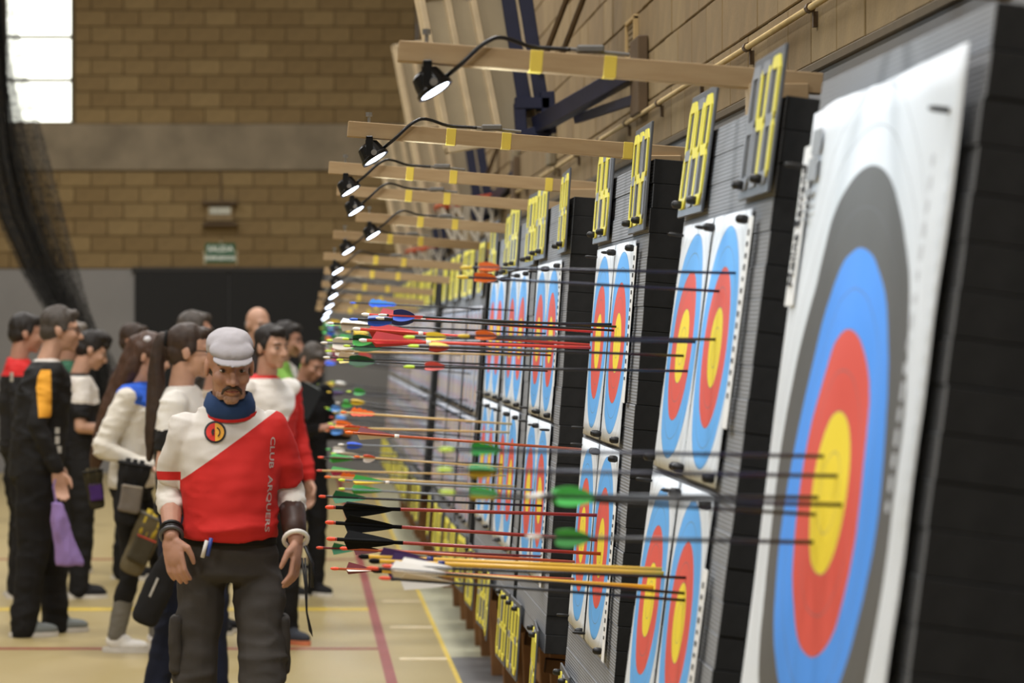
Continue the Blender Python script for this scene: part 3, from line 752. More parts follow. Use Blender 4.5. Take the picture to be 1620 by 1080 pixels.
# ---- the crowd behind him
def A(el, wr, hd=(0, -0.15, -1), pn=(-1, 0, 0)): return (el, wr, hd, pn)
# man in black tracksuit
nb = NB('track_jacket', 0.75)
c = nb.mix(nb.col((34, 33, 33)), (26, 25, 25), nb.noise(7, 3))
stripe = nb.AND(nb.AND(nb.op('LESS_THAN', nb.x, -0.19), nb.band(nb.z, 1.17, 1.42)), nb.band(nb.y, -0.045, 0.03))
c = nb.mix(c, (226, 160, 52), stripe)
grey = nb.AND(nb.half(-0.2, 0.98, 0.0, 0.118), nb.op('GREATER_THAN', nb.z, 1.2))
c = nb.mix(c, (120, 114, 112), nb.op('MULTIPLY', grey, 0.55))
coll = nb.op('GREATER_THAN', nb.z, 1.462)
c = nb.mix(c, (196, 190, 182), coll)
M_track = nb.out(c)
p1, s1, h1, r1 = person('man in black tracksuit with yellow shoulder stripe and glasses at far left', 56, 16.3, 1.765, 104, M_track, C_black, S_light, H_mixed,
       {'R': A((-0.245, 0.03, 1.13), (-0.25, -0.08, 0.89)), 'L': A((0.245, 0.0, 1.13), (0.24, -0.14, 0.91))}, {'L': ((0.09, -0.10, 0.50), (0.1, -0.12, 0.09)), 'R': ((-0.09, 0.02, 0.5), (-0.1, 0.08, 0.09))},
       head=(4, 0, -8), glasses=True, shoe_m=cloth('grey_shoe', (120, 124, 122)), trouser_r=1.22, shirt_hem=0.84, shirt_r=1.14, torso_lean=0.15)
o = obj('sleeve_print', MB().box((-0.262, -0.075, 1.05), (0.001, 0.012, 0.02)).box((-0.262, -0.085, 1.0), (0.001, 0.012, 0.018)).box((-0.262, -0.075, 1.1), (0.001, 0.012, 0.016)).mesh('sleeve_print'), mat('pale_print', (170, 166, 158), 0.8), s1)
obj('back_print', MB().bbox((-0.06, 0.137, 1.38), (0.05, 0.002, 0.025), 0.001).mesh('back_print'), mat('pale_print', (170, 166, 158), 0.8), s1)
bag = thing('carrier_bag', 'purple cloth bag hanging from hand of man in black tracksuit', 'bag', T(P(104, 860, 15.95).x, 15.95, P(104, 860, 15.95).z))
g = MB(); g.stack([(0.22, -0.05, 0, 0.03, 0.02), (0.12, -0.03, 0, 0.05, 0.03), (0.0, 0.0, 0, 0.06, 0.03), (-0.1, 0.02, 0, 0.075, 0.035), (-0.115, 0.02, 0, 0.07, 0.03)])
obj('bag_body', remesh(g, 'bag_body', 0.008, 3, 0.008, 14, (2, 2, 0.6)), cloth('purple', (142, 118, 172)), bag)
obj('bag_strap', MB().tube([(-0.05, 0, 0.21), (-0.065, 0, 0.30), (-0.055, 0, 0.34)], 0.006, 6).mesh('bag_strap'), cloth('purple', (142, 118, 172)), bag)

nb = NB('red_black_top', 0.8); c = nb.mix(nb.col((34, 33, 34)), (204, 44, 44), nb.op('GREATER_THAN', nb.z, 1.37)); M_rb = nb.out(c)
person('dark haired person in red and black top at left edge behind tracksuit man', 32, 18.6, 1.74, 100, M_rb, C_black, S_mid, H_dark, head=(6, 0, 0), vox=0.009)
nb = NB('white_black_tee', 0.8)
zz = nb.op('ADD', nb.z, nb.op('MULTIPLY', nb.noise(9, 2), 0.06))
c = nb.mix(nb.col((32, 31, 32)), (222, 216, 208), nb.op('GREATER_THAN', zz, 1.305)); c = nb.mix(c, (26, 26, 26), nb.op('GREATER_THAN', nb.z, 1.452)); M_wb = nb.out(c)
person('dark haired boy in white and black shirt looking down, beside tracksuit man', 128, 18.6, 1.64, 98, M_wb, C_black, S_light, H_dark,
       {'R': A((-0.22, 0.02, 1.12), (-0.17, -0.24, 1.10), (0.2, -1, 0), (0, 0, -1)), 'L': A((0.22, 0.02, 1.12), (0.15, -0.24, 1.10), (-0.2, -1, 0), (0, 0, -1))},
       head=(22, 0, 0), vox=0.0085, sleeve='short', hair_kind='fringe')
person('older man with glasses and green top mostly hidden behind the boy', 108, 20.5, 1.70, 95, cloth('green_top', (54, 96, 74)), C_black, S_mid, H_grey, head=(4, 0, 0), vox=0.01, glasses=True)
# girl with long brown hair
nb = NB('blue_shoulder_sweater', 0.85)
c = nb.mix(nb.col((222, 216, 204)), (210, 204, 192), nb.noise(9, 3)); yoke = nb.AND(nb.half(0, -0.55, 1.0, 1.405), nb.band(nb.x, -0.205, 0.205)); c = nb.mix(c, (52, 98, 204), yoke)
M_bs = nb.out(c)
p5, s5, h5, r5 = person('girl with very long brown hair in white sweater with blue shoulders', 208, 15.5, 1.63, 78, M_bs, C_black, S_light, H_auburn,
       {'R': A((-0.245, 0.10, 1.12), (-0.20, -0.16, 1.02), (0.1, -1, -0.35), (0, 0, -1)), 'L': A((0.24, 0.05, 1.12), (0.2, -0.18, 1.04), (-0.1, -1, -0.3), (0, 0, -1))},
       {'R': ((-0.09, -0.03, 0.5), (-0.1, 0.06, 0.09)), 'L': ((0.09, -0.14, 0.5), (0.1, -0.12, 0.09))}, head=(14, 0, -6), hair_kind='long', shoe_m=cloth('white_shoe', (222, 218, 212)), leg_end=0.55, trouser_r=0.86, torso_lean=0.08)
obj('hair_clip', MB().ell(h5 + r5 @ Vector((-0.062, 0.02, 0.085)), (0.016, 0.022, 0.018)).mesh('hair_clip', True), mat('clip_white', (214, 214, 220), 0.4), p5)
person('dark brown haired person seen from behind, left of the long haired girl', 206, 20.0, 1.68, 70, cloth('dark_top', (52, 46, 44)), C_black, S_mid, H_brown, head=(4, 0, 0), vox=0.01)
# woman with pony tail
nb = NB('white_black_polo', 0.8)
zz = nb.op('ADD', nb.z, nb.op('MULTIPLY', nb.noise(16, 2), 0.08)); c = nb.mix(nb.col((30, 29, 29)), (226, 222, 214), nb.op('GREATER_THAN', zz, 1.325)); M_wp = nb.out(c)
p7, s7, h7, r7 = person('woman with brown pony tail and glasses in white and black polo shirt', 290, 13.0, 1.665, 82, M_wp, C_navy, S_light, H_brown,
       {'R': A((-0.22, 0.05, 1.13), (-0.2, -0.12, 0.95)), 'L': A((0.22, 0.0, 1.13), (0.2, -0.15, 1.0))}, {'R': ((-0.09, 0.02, 0.5), (-0.1, 0.12, 0.09)), 'L': ((0.09, -0.12, 0.5), (0.1, -0.14, 0.09))}, head=(4, 0, 4), hair_kind='pony', glasses=True, sleeve='short')
obj('hair_tie', MB().tube([h7 + r7 @ Vector((0.034 * math.cos(k * math.pi / 8), 0.118, 0.045 + 0.034 * math.sin(k * math.pi / 8))) for k in range(17)], 0.009, 6).mesh('hair_tie'), C_black, p7)
person('dark haired man with glasses behind the pony tail woman', 303, 17.6, 1.745, 88, cloth('grey_top', (80, 76, 74)), C_black, S_mid, H_mixed, head=(0, 0, 0), vox=0.009, glasses=True)
person('grey haired older person between pony tail woman and capped man', 338, 16.4, 1.56, 70, cloth('beige_top', (150, 138, 120)), C_black, S_mid, H_grey, head=(10, 0, 0), vox=0.009, glasses=True)
person('bald man standing at the back behind the capped man', 405, 21.6, 1.80, 30, cloth('dark_top', (52, 46, 44)), C_black, S_light, H_grey, head=(4, 0, 0), vox=0.009, hair_kind='balding')
nb = NB('white_red_shirt', 0.8)
c = nb.mix(nb.col((224, 218, 210)), (198, 44, 40), nb.OR(nb.half(0.9, 0, -0.9, -1.09), nb.op('GREATER_THAN', nb.z, 1.462))); M_wr = nb.out(c)
p10 = person('dark haired person in white and red shirt just right of the capped man', 424, 15.8, 1.665, 42, M_wr, C_black, S_light, H_dark, head=(2, 0, 0), shoe_m=cloth('dark_grey_shoe', (58, 60, 66)), sole_m=mat('sole_orange', (206, 120, 84), 0.6),
       legs={'L': ((0.10, -0.05, 0.5), (0.12, -0.02, 0.09)), 'R': ((-0.1, 0, 0.5), (-0.1, 0.05, 0.09))}, hair_kind='short')
nb = NB('white_green_top', 0.8); c = nb.mix(nb.col((216, 212, 204)), (130, 176, 80), nb.half(-1, 0, 0.3, 0.46)); M_wg = nb.out(c)
person('dark haired man in white and green top with hand raised to his face', 446, 20.4, 1.695, 74, M_wg, C_black, S_mid, H_dark,
       {'R': A((-0.2, -0.2, 1.22), (-0.09, -0.2, 1.46), (0.25, 0.35, 1), (0, 1, 0)), 'L': A(*STAND_ARM)}, head=(8, 0, 0), vox=0.0085)
p12 = person('grey haired person in black bowing over a dark tablet at right of crowd', 482, 18.65, 1.57, 38, C_black, C_black, S_mid, H_mixed,
       {'R': A((-0.22, 0.0, 1.12), (-0.10, -0.27, 1.16), (0.6, -0.6, 0.2), (0, -0.6, 1)), 'L': A((0.22, 0.0, 1.12), (0.14, -0.27, 1.12), (-0.5, -0.7, 0.2), (0, -0.6, 1))}, head=(34, 0, 0), vox=0.0085)
tp = P(482, 634, 18.32)
tb = thing('tablet', 'dark tablet held by the grey haired person at right', 'tablet', T(tp.x, tp.y, tp.z) @ Matrix.Rotation(R(28), 4, 'Y') @ Matrix.Rotation(R(-25), 4, 'X'))
obj('tablet_case', MB().bbox((0, 0, 0), (0.075, 0.012, 0.11), 0.008).mesh('tablet_case'), mat('tablet_black', (22, 22, 21), 0.75, spec=0.2), tb)
obj('tablet_edge', MB().bbox((0, 0.004, 0.111), (0.05, 0.01, 0.004), 0.002).mesh('tablet_edge'), mat('tablet_clip', (150, 156, 150), 0.4), tb)

# ---- bags and quivers carried at the hip
def belt_quiver(px, py, Y, label, cols, rot, k=1.0):
    o = P(px, py, Y)
    q = thing('belt_quiver', label, 'quiver', T(o.x, o.y, o.z) @ Matrix.Rotation(R(rot), 4, 'Y') @ Matrix.Diagonal((k, k, k, 1)))
    obj('pouch', remesh(MB().stack([(-0.17, 0, 0, 0.05, 0.035), (-0.15, 0, 0, 0.062, 0.04), (0.0, 0, 0, 0.07, 0.045), (0.13, 0, 0, 0.085, 0.05), (0.15, 0, 0, 0.08, 0.045)]), 'pouch', 0.008, 3, 0.006, 14), cloth(*cols[0]), q)
    obj('pocket', remesh(MB().bbox((0.01, -0.045, -0.03), (0.055, 0.02, 0.07), 0.01), 'pocket', 0.007, 3, 0.004, 16), cloth(*cols[1]), q)
    obj('trim', MB().tube([(0.083 * math.cos(k * math.pi / 12), 0.05 * math.sin(k * math.pi / 12), 0.14) for k in range(25)], 0.008, 6).mesh('trim', True), cloth(*cols[2]), q)
    for k in range(3): obj('quiver_tube', MB().tube([(-0.03 + 0.03 * k, -0.03, 0.02), (-0.035 + 0.035 * k, -0.035, 0.17)], 0.014, 8).mesh('quiver_tube', True), cloth(*cols[3]), q)
    obj('zip', MB().tube([(-0.04, -0.068, 0.03), (0.06, -0.068, 0.035)], 0.004, 6).mesh('zip'), cloth(*cols[4]), q)
    return q
K = ('black', (30, 29, 29))
belt_quiver(226, 858, 15.22, 'khaki and black quiver with colourful patches beside the capped man', [('khaki', (96, 86, 64)), ('patch_mix', (66, 60, 46)), ('rim_grey', (110, 106, 98)), ('patch_yellow', (196, 170, 60)), ('patch_red', (176, 66, 50))], 25)
belt_quiver(206, 778, 15.22, 'dark belt quiver with grey pocket at waist of long haired girl', [K, ('pocket_grey', (112, 104, 96)), K, K, ('pocket_pale', (150, 140, 124))], 10)
belt_quiver(150, 772, 15.3, 'olive and purple quiver behind waist of long haired girl', [('olive_dark', (52, 48, 34)), ('purple_dark', (70, 44, 104)), K, ('olive', (70, 62, 42)), ('olive', (70, 62, 42))], -8, 0.62)
o = P(250, 930, 12.72)
hb = thing('hip_bag', 'black sling bag with white mark hanging left of capped man', 'bag', T(o.x, o.y, o.z) @ Matrix.Rotation(R(24), 4, 'Y') @ Matrix.Diagonal((0.86, 0.86, 0.86, 1)))
obj('bag_body', remesh(MB().stack([(-0.19, 0, 0, 0.055, 0.04), (-0.17, 0, 0, 0.068, 0.05), (0, 0, 0, 0.075, 0.055), (0.16, 0, 0, 0.055, 0.045), (0.18, 0, 0, 0.045, 0.035)]), 'bag_body', 0.009, 3, 0.006, 12), C_black, hb)
obj('white_mark', MB().bbox((-0.02, -0.054, 0.0), (0.006, 0.003, 0.05), 0.002).mesh('white_mark'), mat('pale_print', (170, 166, 158), 0.8), hb)
obj('strap', MB().tube([(0.0, 0, 0.17), (0.03, 0, 0.3), (0.06, 0.02, 0.42)], 0.012, 6).mesh('strap'), C_black, hb)
# ------------------------------------------------------------------ target butts
XT = 0.887; ZB = 0.60; DEPTH = 0.21
#        near-end Y, width, top Z, lean, page kind
BOARDS = [(3.85, 1.28, 2.068, 0.130, 'full'),
          (5.50, 1.28, 2.075, 0.129, 'five'),
          (7.545, 1.28, 2.075, 0.080, 'five'),
          (9.77, 1.28, 2.078, 0.066, 'five'),
          (11.15, 1.28, 2.065, 0.072, 'five'),
          (12.45, 1.28, 2.04, 0.070, 'five'),
          (14.20, 1.25, 1.985, 0.070, 'spot'),
          (15.55, 1.25, 1.98, 0.072, 'spot'),
          (16.95, 1.25, 1.975, 0.070, 'spot'),
          (19.10, 1.15, 1.97, 0.080, 'spot'),
          (20.30, 1.15, 1.965, 0.080, 'spot'),
          (21.50, 1.15, 1.96, 0.080, 'spot'),
          (22.80, 1.20, 1.95, 0.080, 'spot'),
          (24.05, 1.20, 1.95, 0.080, 'spot'),
          (25.30, 1.20, 1.94, 0.080, 'spot'),
          (26.55, 1.20, 1.94, 0.080, 'spot')]
ORD = ['nearest', 'second', 'third', 'fourth', 'fifth', 'sixth', 'seventh', 'eighth', 'ninth', 'tenth', 'eleventh', 'twelfth', 'thirteenth', 'fourteenth', 'fifteenth', 'farthest']
def which(i): return ORD[i] + (' butt from the camera' if 0 < i < 15 else ' butt')

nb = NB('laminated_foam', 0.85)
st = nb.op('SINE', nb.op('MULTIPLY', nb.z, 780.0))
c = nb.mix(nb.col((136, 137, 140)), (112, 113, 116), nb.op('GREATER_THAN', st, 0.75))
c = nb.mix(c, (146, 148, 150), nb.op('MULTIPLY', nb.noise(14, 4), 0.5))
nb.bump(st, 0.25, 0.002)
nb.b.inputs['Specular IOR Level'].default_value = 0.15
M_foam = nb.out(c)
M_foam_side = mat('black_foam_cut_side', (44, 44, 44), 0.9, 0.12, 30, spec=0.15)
M_wood_leg = mat('brown_timber', (128, 88, 50), 0.7, 0.2, 6)
nb = NB('pine', 0.65)
mp = nb.nt.nodes.new('ShaderNodeMapping'); mp.inputs['Scale'].default_value = (1.5, 10, 10)
nb.nt.links.new(nb.co, mp.inputs[0])
nz_ = nb.nt.nodes.new('ShaderNodeTexNoise'); nz_.inputs['Scale'].default_value = 5; nz_.inputs['Detail'].default_value = 5
nb.nt.links.new(mp.outputs[0], nz_.inputs['Vector'])
c = nb.mix(nb.col((180, 156, 120)), (146, 117, 82), nb.op('POWER', nz_.outputs['Fac'], 1.5))
M_pine = nb.out(c)
M_tape = mat('yellow_tape', (226, 200, 84), 0.45, 0.06)

M_blackmet = mat('black_lamp_metal', (26, 26, 27), 0.35, 0.05, metal=0.3)
M_chrome = mat('bright_bolt', (190, 190, 190), 0.3, 0.05, metal=0.9)

def ring_mat(name, radii, cols, bg, step, lines=True, spots=None):
    nb = NB(name, 0.6)
    z = nb.z
    if spots:
        z = nb.op('SUBTRACT', nb.op('PINGPONG', nb.op('ADD', nb.z, spots * 10), spots), spots / 2)
        z = nb.op('SUBTRACT', nb.op('WRAP', nb.op('ADD', nb.z, 0.0), spots / 2, -spots / 2), 0.0)
    r = nb.op('SQRT', nb.op('ADD', nb.op('MULTIPLY', nb.x, nb.x), nb.op('MULTIPLY', z, z)))
    c = nb.col(bg)
    c = nb.mix(c, tuple(int(v * 0.95) for v in bg), nb.noise(5, 3))
    for rr, cc in zip(radii, cols):
        c = nb.mix(c, cc, nb.op('LESS_THAN', r, rr))
    if lines:
        w = nb.op('ABSOLUTE', nb.op('SUBTRACT', nb.op('MODULO', nb.op('ADD', r, step / 2), step), step / 2))
        ln = nb.AND(nb.op('LESS_THAN', w, 0.0012), nb.op('LESS_THAN', r, step * 10.02))
        c = nb.mix(c, (110, 112, 116), nb.op('MULTIPLY', ln, 0.55))
    return nb.out(c)
M_full = ring_mat('target_face_full', (0.488, 0.366, 0.244, 0.122), ((92, 91, 88), (78, 150, 238), (216, 84, 70), (238, 210, 54)), (226, 231, 236), 0.061)
M_five = ring_mat('target_face_five_ring', (0.242, 0.16, 0.08), ((100, 172, 236), (218, 90, 78), (238, 212, 58)), (224, 229, 234), 0.04)
M_spot = ring_mat('target_face_spots', (0.075, 0.056, 0.03), ((120, 150, 190), (186, 124, 128), (206, 190, 116)), (188, 188, 194), 0.02, False, 0.17)


M_greyink = mat('grey_print', (150, 154, 158), 0.7)

def pin_mesh(name, r=0.0095, l=0.024):
    m = MB(); prof = [(0.004, 0.003), (0.0, r * 0.7), (-l * 0.2, r), (-l * 0.8, r * 0.95), (-l, r * 0.5)]
    n = 10
    return m.rings([[Vector((rr * math.cos(2 * math.pi * k / n), y, rr * math.sin(2 * math.pi * k / n))) for k in range(n)] for y, rr in prof]).mesh(name, True)
PIN = pin_mesh('pin'); PIN.materials.append(M_blackpl)
SMALLPIN = pin_mesh('pin', 0.0045, 0.034); SMALLPIN.materials.append(M_blackpl)

def page_mesh(name, hw, hh, wave, n=18, curl=0.0, seed=0.0):
    vs_ = []; fs_ = []
    for j in range(n + 1):
        for i in range(n + 1):
            x = -hw + 2 * hw * i / n; z = -hh + 2 * hh * j / n
            y = -0.007 - wave * (0.25 + 0.75 * min(1.0, 5.0 * i / n)) * (0.8 + noise.noise(Vector((x * 3.2, z * 2.3, seed))) + 0.35 * noise.noise(Vector((x * 9, z * 6, seed + 5))))
            u = i / n; w = j / n
            y -= curl * max(0.0, u - 0.8) ** 2 * 25 * (0.35 + 0.65 * (1 - w)) * 0.5
            vs_.append((x, min(y, -0.004), z))
    for j in range(n):
        for i in range(n):
            a = j * (n + 1) + i; fs_.append((a, a + 1, a + n + 2, a + n + 1))
    return MB().add(vs_, fs_).mesh(name, True)
def give_thickness(o, t=0.0012):
    md = o.modifiers.new('thick', 'SOLIDIFY'); md.thickness = t; md.offset = 0

# number boards: seven-segment flip numbers
M_seg_on = mat('yellow_segment', (226, 214, 78), 0.5, 0.06)
M_seg_off = mat('grey_segment', (128, 130, 134), 0.5, 0.06)
M_plate = mat('number_plate_grey', (88, 90, 94), 0.45, 0.08)
M_slot = mat('number_slot_dark', (52, 50, 46), 0.6, 0.08)
def seg_mesh(L, t, horiz, m):
    a = L / 2; b = t / 2; pts = [(-a, 0), (-a + b, b), (a - b, b), (a, 0), (a - b, -b), (-a + b, -b)]
    if not horiz: pts = [(q, p) for p, q in pts]
    rings = [[Vector((p, y, q)) for p, q in pts] for y in (0.0, -0.004)]
    me = MB().rings(rings).mesh('segment'); me.materials.append(m); return me
DWd, DHt = 0.086, 0.215
SEG = {(h, on): seg_mesh(DWd if h else DHt / 2, 0.024, h, M_seg_on if on else M_seg_off) for h in (0, 1) for on in (0, 1)}
DIG = {'0': 'abcdef', '1': 'bc', '2': 'abged', '3': 'abgcd', '4': 'fgbc', '5': 'afgcd', '6': 'afgedc', '7': 'abc', '8': 'abcdefg', '9': 'abcdfg', ' ': ''}
SEGPOS = {'a': (1, 0, DHt / 2), 'g': (1, 0, 0), 'd': (1, 0, -DHt / 2), 'f': (0, -DWd / 2, DHt / 4), 'b': (0, DWd / 2, DHt / 4), 'e': (0, -DWd / 2, -DHt / 4), 'c': (0, DWd / 2, -DHt / 4)}
pl_me = MB().bbox((0, 0, 0), (0.195, 0.003, 0.136), 0.002).mesh('plate'); pl_me.materials.append(M_plate)
slot_me = MB().box((0, -0.0035, DHt / 4), (0.026, 0.001, DHt / 4 - 0.018)).box((0, -0.0035, -DHt / 4), (0.026, 0.001, DHt / 4 - 0.018)).mesh('digit_slot'); slot_me.materials.append(M_slot)
def number_board(mtx, txt, label, group, tilt=0.0, full=True, pv=-0.11):
    t = thing('number_board', label, 'number board', mtx @ Matrix.Rotation(tilt, 4, 'Z'), group)
    obj('plate', pl_me, None, t)
    for k, ch in enumerate(txt):
        u = (k - 1) * 0.122
        if full: obj('digit_slot', slot_me, None, t).location = (u, 0, 0)
        for sname, (h, du, dv) in SEGPOS.items():
            on = sname in DIG[ch]
            if not on and not full: continue
            o = obj('segment', SEG[(h, int(on))], None, t); o.location = (u + du, -0.003, dv)
    if full:
        for u, v in ((0.12, pv), (-0.12, pv)): obj('pin', PIN, None, t).location = (u, -0.004, v)
    return t

FR = []
layer_cache = {}
for bi, (Yr, W, Zt, lean, kind) in enumerate(BOARDS):
    th = math.atan(lean); cs = math.cos(th); sn = math.sin(th)
    L = (Zt - ZB) / cs
    O = Vector((XT - lean * (Zt - ZB), Yr + W / 2, ZB))
    Mb = Matrix(((0, cs, sn, O.x), (-1, 0, 0, O.y), (0, -sn, cs, O.z), (0, 0, 0, 1)))
    FR.append((Mb, W, L, th))
    butt = thing('archery_butt', 'grey layered foam archery butt, ' + ORD[bi] + (' from the camera' if bi else ' the camera'), 'archery butt', Mb, 'foam butts in a row along the side wall')
    n = 24 if bi < 6 else 12
    h = L / n
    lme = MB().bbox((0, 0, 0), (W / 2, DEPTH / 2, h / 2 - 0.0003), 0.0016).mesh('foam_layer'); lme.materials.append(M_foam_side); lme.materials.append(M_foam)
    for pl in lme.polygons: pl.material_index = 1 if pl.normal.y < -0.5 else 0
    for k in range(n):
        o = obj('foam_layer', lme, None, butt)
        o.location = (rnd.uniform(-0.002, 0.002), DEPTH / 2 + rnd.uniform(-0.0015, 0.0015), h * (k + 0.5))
    # stand
    sd = thing('target_stand', 'brown timber stand under the ' + which(bi), 'stand', T(O.x, O.y, 0), 'timber stands under the butts')
    topx = 0.10
    for sy in (-1, 1):
        y = sy * (W / 2 - 0.2)
        obj('leg', MB().beam((0.95 - O.x, y, 0.0), (0.93 - O.x, y, ZB - 0.06), 0.045, 0.07).mesh('leg'), M_wood_leg, sd)
        obj('leg', MB().beam((1.22 - O.x, y, 0.0), (1.06 - O.x, y, ZB - 0.05), 0.045, 0.06).mesh('leg'), M_wood_leg, sd)
        obj('shelf_bearer', MB().beam((0.02, y, ZB - 0.06), (0.32, y, ZB - 0.095), 0.05, 0.05).mesh('shelf_bearer'), M_wood_leg, sd)
    obj('crossbar', MB().beam((0.95 - O.x, -W / 2 + 0.18, 0.3), (0.95 - O.x, W / 2 - 0.18, 0.3), 0.03, 0.07).mesh('crossbar'), M_wood_leg, sd)
    # target faces
    def vz(Z): return (Z - ZB) / cs
    def face(name, label, u, v, hw, hh, m, wave, group, pins, curl=0.0, print_=None):
        f = obj(name, page_mesh(name, hw, hh, wave, 24 if bi == 0 else 14, curl, seed=bi * 3.1 + u * 7 + v), m)
        f.matrix_world = Mb @ T(u, 0, v)
        tag(f, label, 'target face', group); give_thickness(f)
        for (pu, pv, big) in pins:
            obj('pin', PIN if big else SMALLPIN, None, f).location = (pu, -0.006 - wave, pv)
        return f
    if kind == 'full':
        f = face('paper_target', 'large full target face with black, blue, red and yellow rings on nearest butt', 0.012, vz(1.405), 0.632, 0.612, M_full, 0.012, None,
                 [(0.55, 0.53, 0), (-0.61, 0.52, 0), (0.6, -0.57, 1), (-0.6, -0.57, 1)], 0.03)
        lab = thing('name_strip', 'white paper name strip on left edge of the large target face', 'label', Mb @ T(-0.572, -0.018, vz(1.82)))
        obj('paper', MB().bbox((0, 0, 0), (0.04, 0.0008, 0.135), 0.0004).mesh('paper'), M_paper, lab)
        o = obj('lettering', text_mesh('Molina Serrano', 0.06, 0.0), M_ink, lab)
        o.matrix_local = T(0, -0.003, 0) @ Matrix.Rotation(math.pi / 2, 4, 'X') @ Matrix.Rotation(math.pi / 2, 4, 'Z') @ Matrix.Diagonal((0.56, 1, 1, 1))
        pr = MB()
        for z0, z1, x0, x1 in ((0.535, 0.575, -0.53, -0.45), (0.49, 0.528, -0.54, -0.46), (0.465, 0.478, -0.54, -0.49), (0.452, 0.456, -0.54, -0.48), (0.438, 0.442, -0.54, -0.48), (0.425, 0.429, -0.54, -0.5)):
            pr.box(((x0 + x1) / 2, -0.022, (z0 + z1) / 2), ((x1 - x0) / 2, 0.0006, (z1 - z0) / 2))
        pr.build('printed_logo', M_greyink, f)
        pr = MB(); r2 = random.Random(3)
        for k in range(16): pr.box((0.585, -0.045, 0.46 - k * 0.03), (0.008, 0.0006, 0.006 + 0.006 * r2.random()))
        pr.build('edge_print', mat('faint_print', (196, 200, 206), 0.7), f)
    else:
        if kind == 'five':
            cx = -0.06; pw = 0.252
            rows = [(1.612, 'upper'), (1.07, 'lower')]
            for Zc, rn in rows:
                for s_, cn in ((-1, 'left'), (1, 'right')):
                    pins = [(-0.235, 0.245, 0 if s_ < 0 else 1), (0.225, 0.245, rnd.random() < 0.5), (-0.235, -0.25, rnd.random() < .4), (0.225, -0.25, 1)]
                    face('paper_target', '%s %s five-colour ring target face on the %s' % (rn, cn, which(bi)), cx + s_ * (pw + 0.003), vz(Zc), pw, 0.266, M_five, 0.004, 'ring faces on the nearer butts', pins)
            if bi < 4:
                for Zc, rn in ((1.66, 'upper'), (1.0, 'lower')):
                    ns = thing('name_strip', 'printed paper strip beside %s right face of the %s' % (rn, which(bi)), 'label', Mb @ T(cx + 2 * pw + 0.045, -0.014, vz(Zc)), 'paper strips on the butts')
                    obj('paper', MB().bbox((0, 0, 0), (0.028, 0.0008, 0.2), 0.0004).mesh('paper'), M_paper, ns)
                    pr = MB(); r2 = random.Random(bi)
                    for k in range(15): pr.box((0, -0.002, 0.17 - k * 0.022), (0.006 + 0.003 * r2.random(), 0.0006, 0.004 + 0.002 * r2.random()))
                    pr.build('print_marks', M_ink, ns)
        else:
            k4 = 4; pw = W / 2 / k4 - 0.012
            for Zc, rn, hh in ((1.50, 'upper', 0.26), (0.97, 'lower', 0.255)):
                for k in range(k4):
                    u = -W / 2 + (k + 0.5) * W / k4
                    nm_ = ['leftmost', 'second from left', 'third from left', 'rightmost'][k]
                    pins = [(0, hh - 0.02, 0), (0, -hh + 0.02, 1)] if bi < 10 else []
                    face('paper_target', '%s pale spot face, %s row, on the %s' % (nm_, rn, which(bi)), u, vz(Zc), pw, hh, M_spot, 0.003, 'narrow pale faces on the far butts', pins)
    # number boards above and below
    TXT = {1: ('049', ' 47'), 2: ('046', '052'), 3: ('040', '040'), 4: ('039', '038'), 5: ('036', '035')}
    if bi > 0:
        a, b = TXT.get(bi, ('0%02d' % (40 - 2 * bi), '0%02d' % (39 - 2 * bi)))
        full = bi < 6
        pos = (-W / 2 + 0.20, W / 2 - 0.16) if bi < 6 else (-W / 2 + 0.22, W / 2 - 0.22)
        for u, tx, nm_ in ((pos[0], a, 'left'), (pos[1], b, 'right')):
            number_board(Mb @ T(u, -0.014, L - 0.045), tx, 'yellow digit number board, %s of two, atop the %s' % (nm_, which(bi)), 'yellow number boards', R(rnd.uniform(-1.5, 1.5)), full)
            if bi < 16:
                number_board(Mb @ T(u, -0.016, -0.06), tx, 'yellow digit number board, %s of two, hung under the %s' % (nm_, which(bi)), 'yellow number boards', R(rnd.uniform(-3, 3)), full, 0.115)

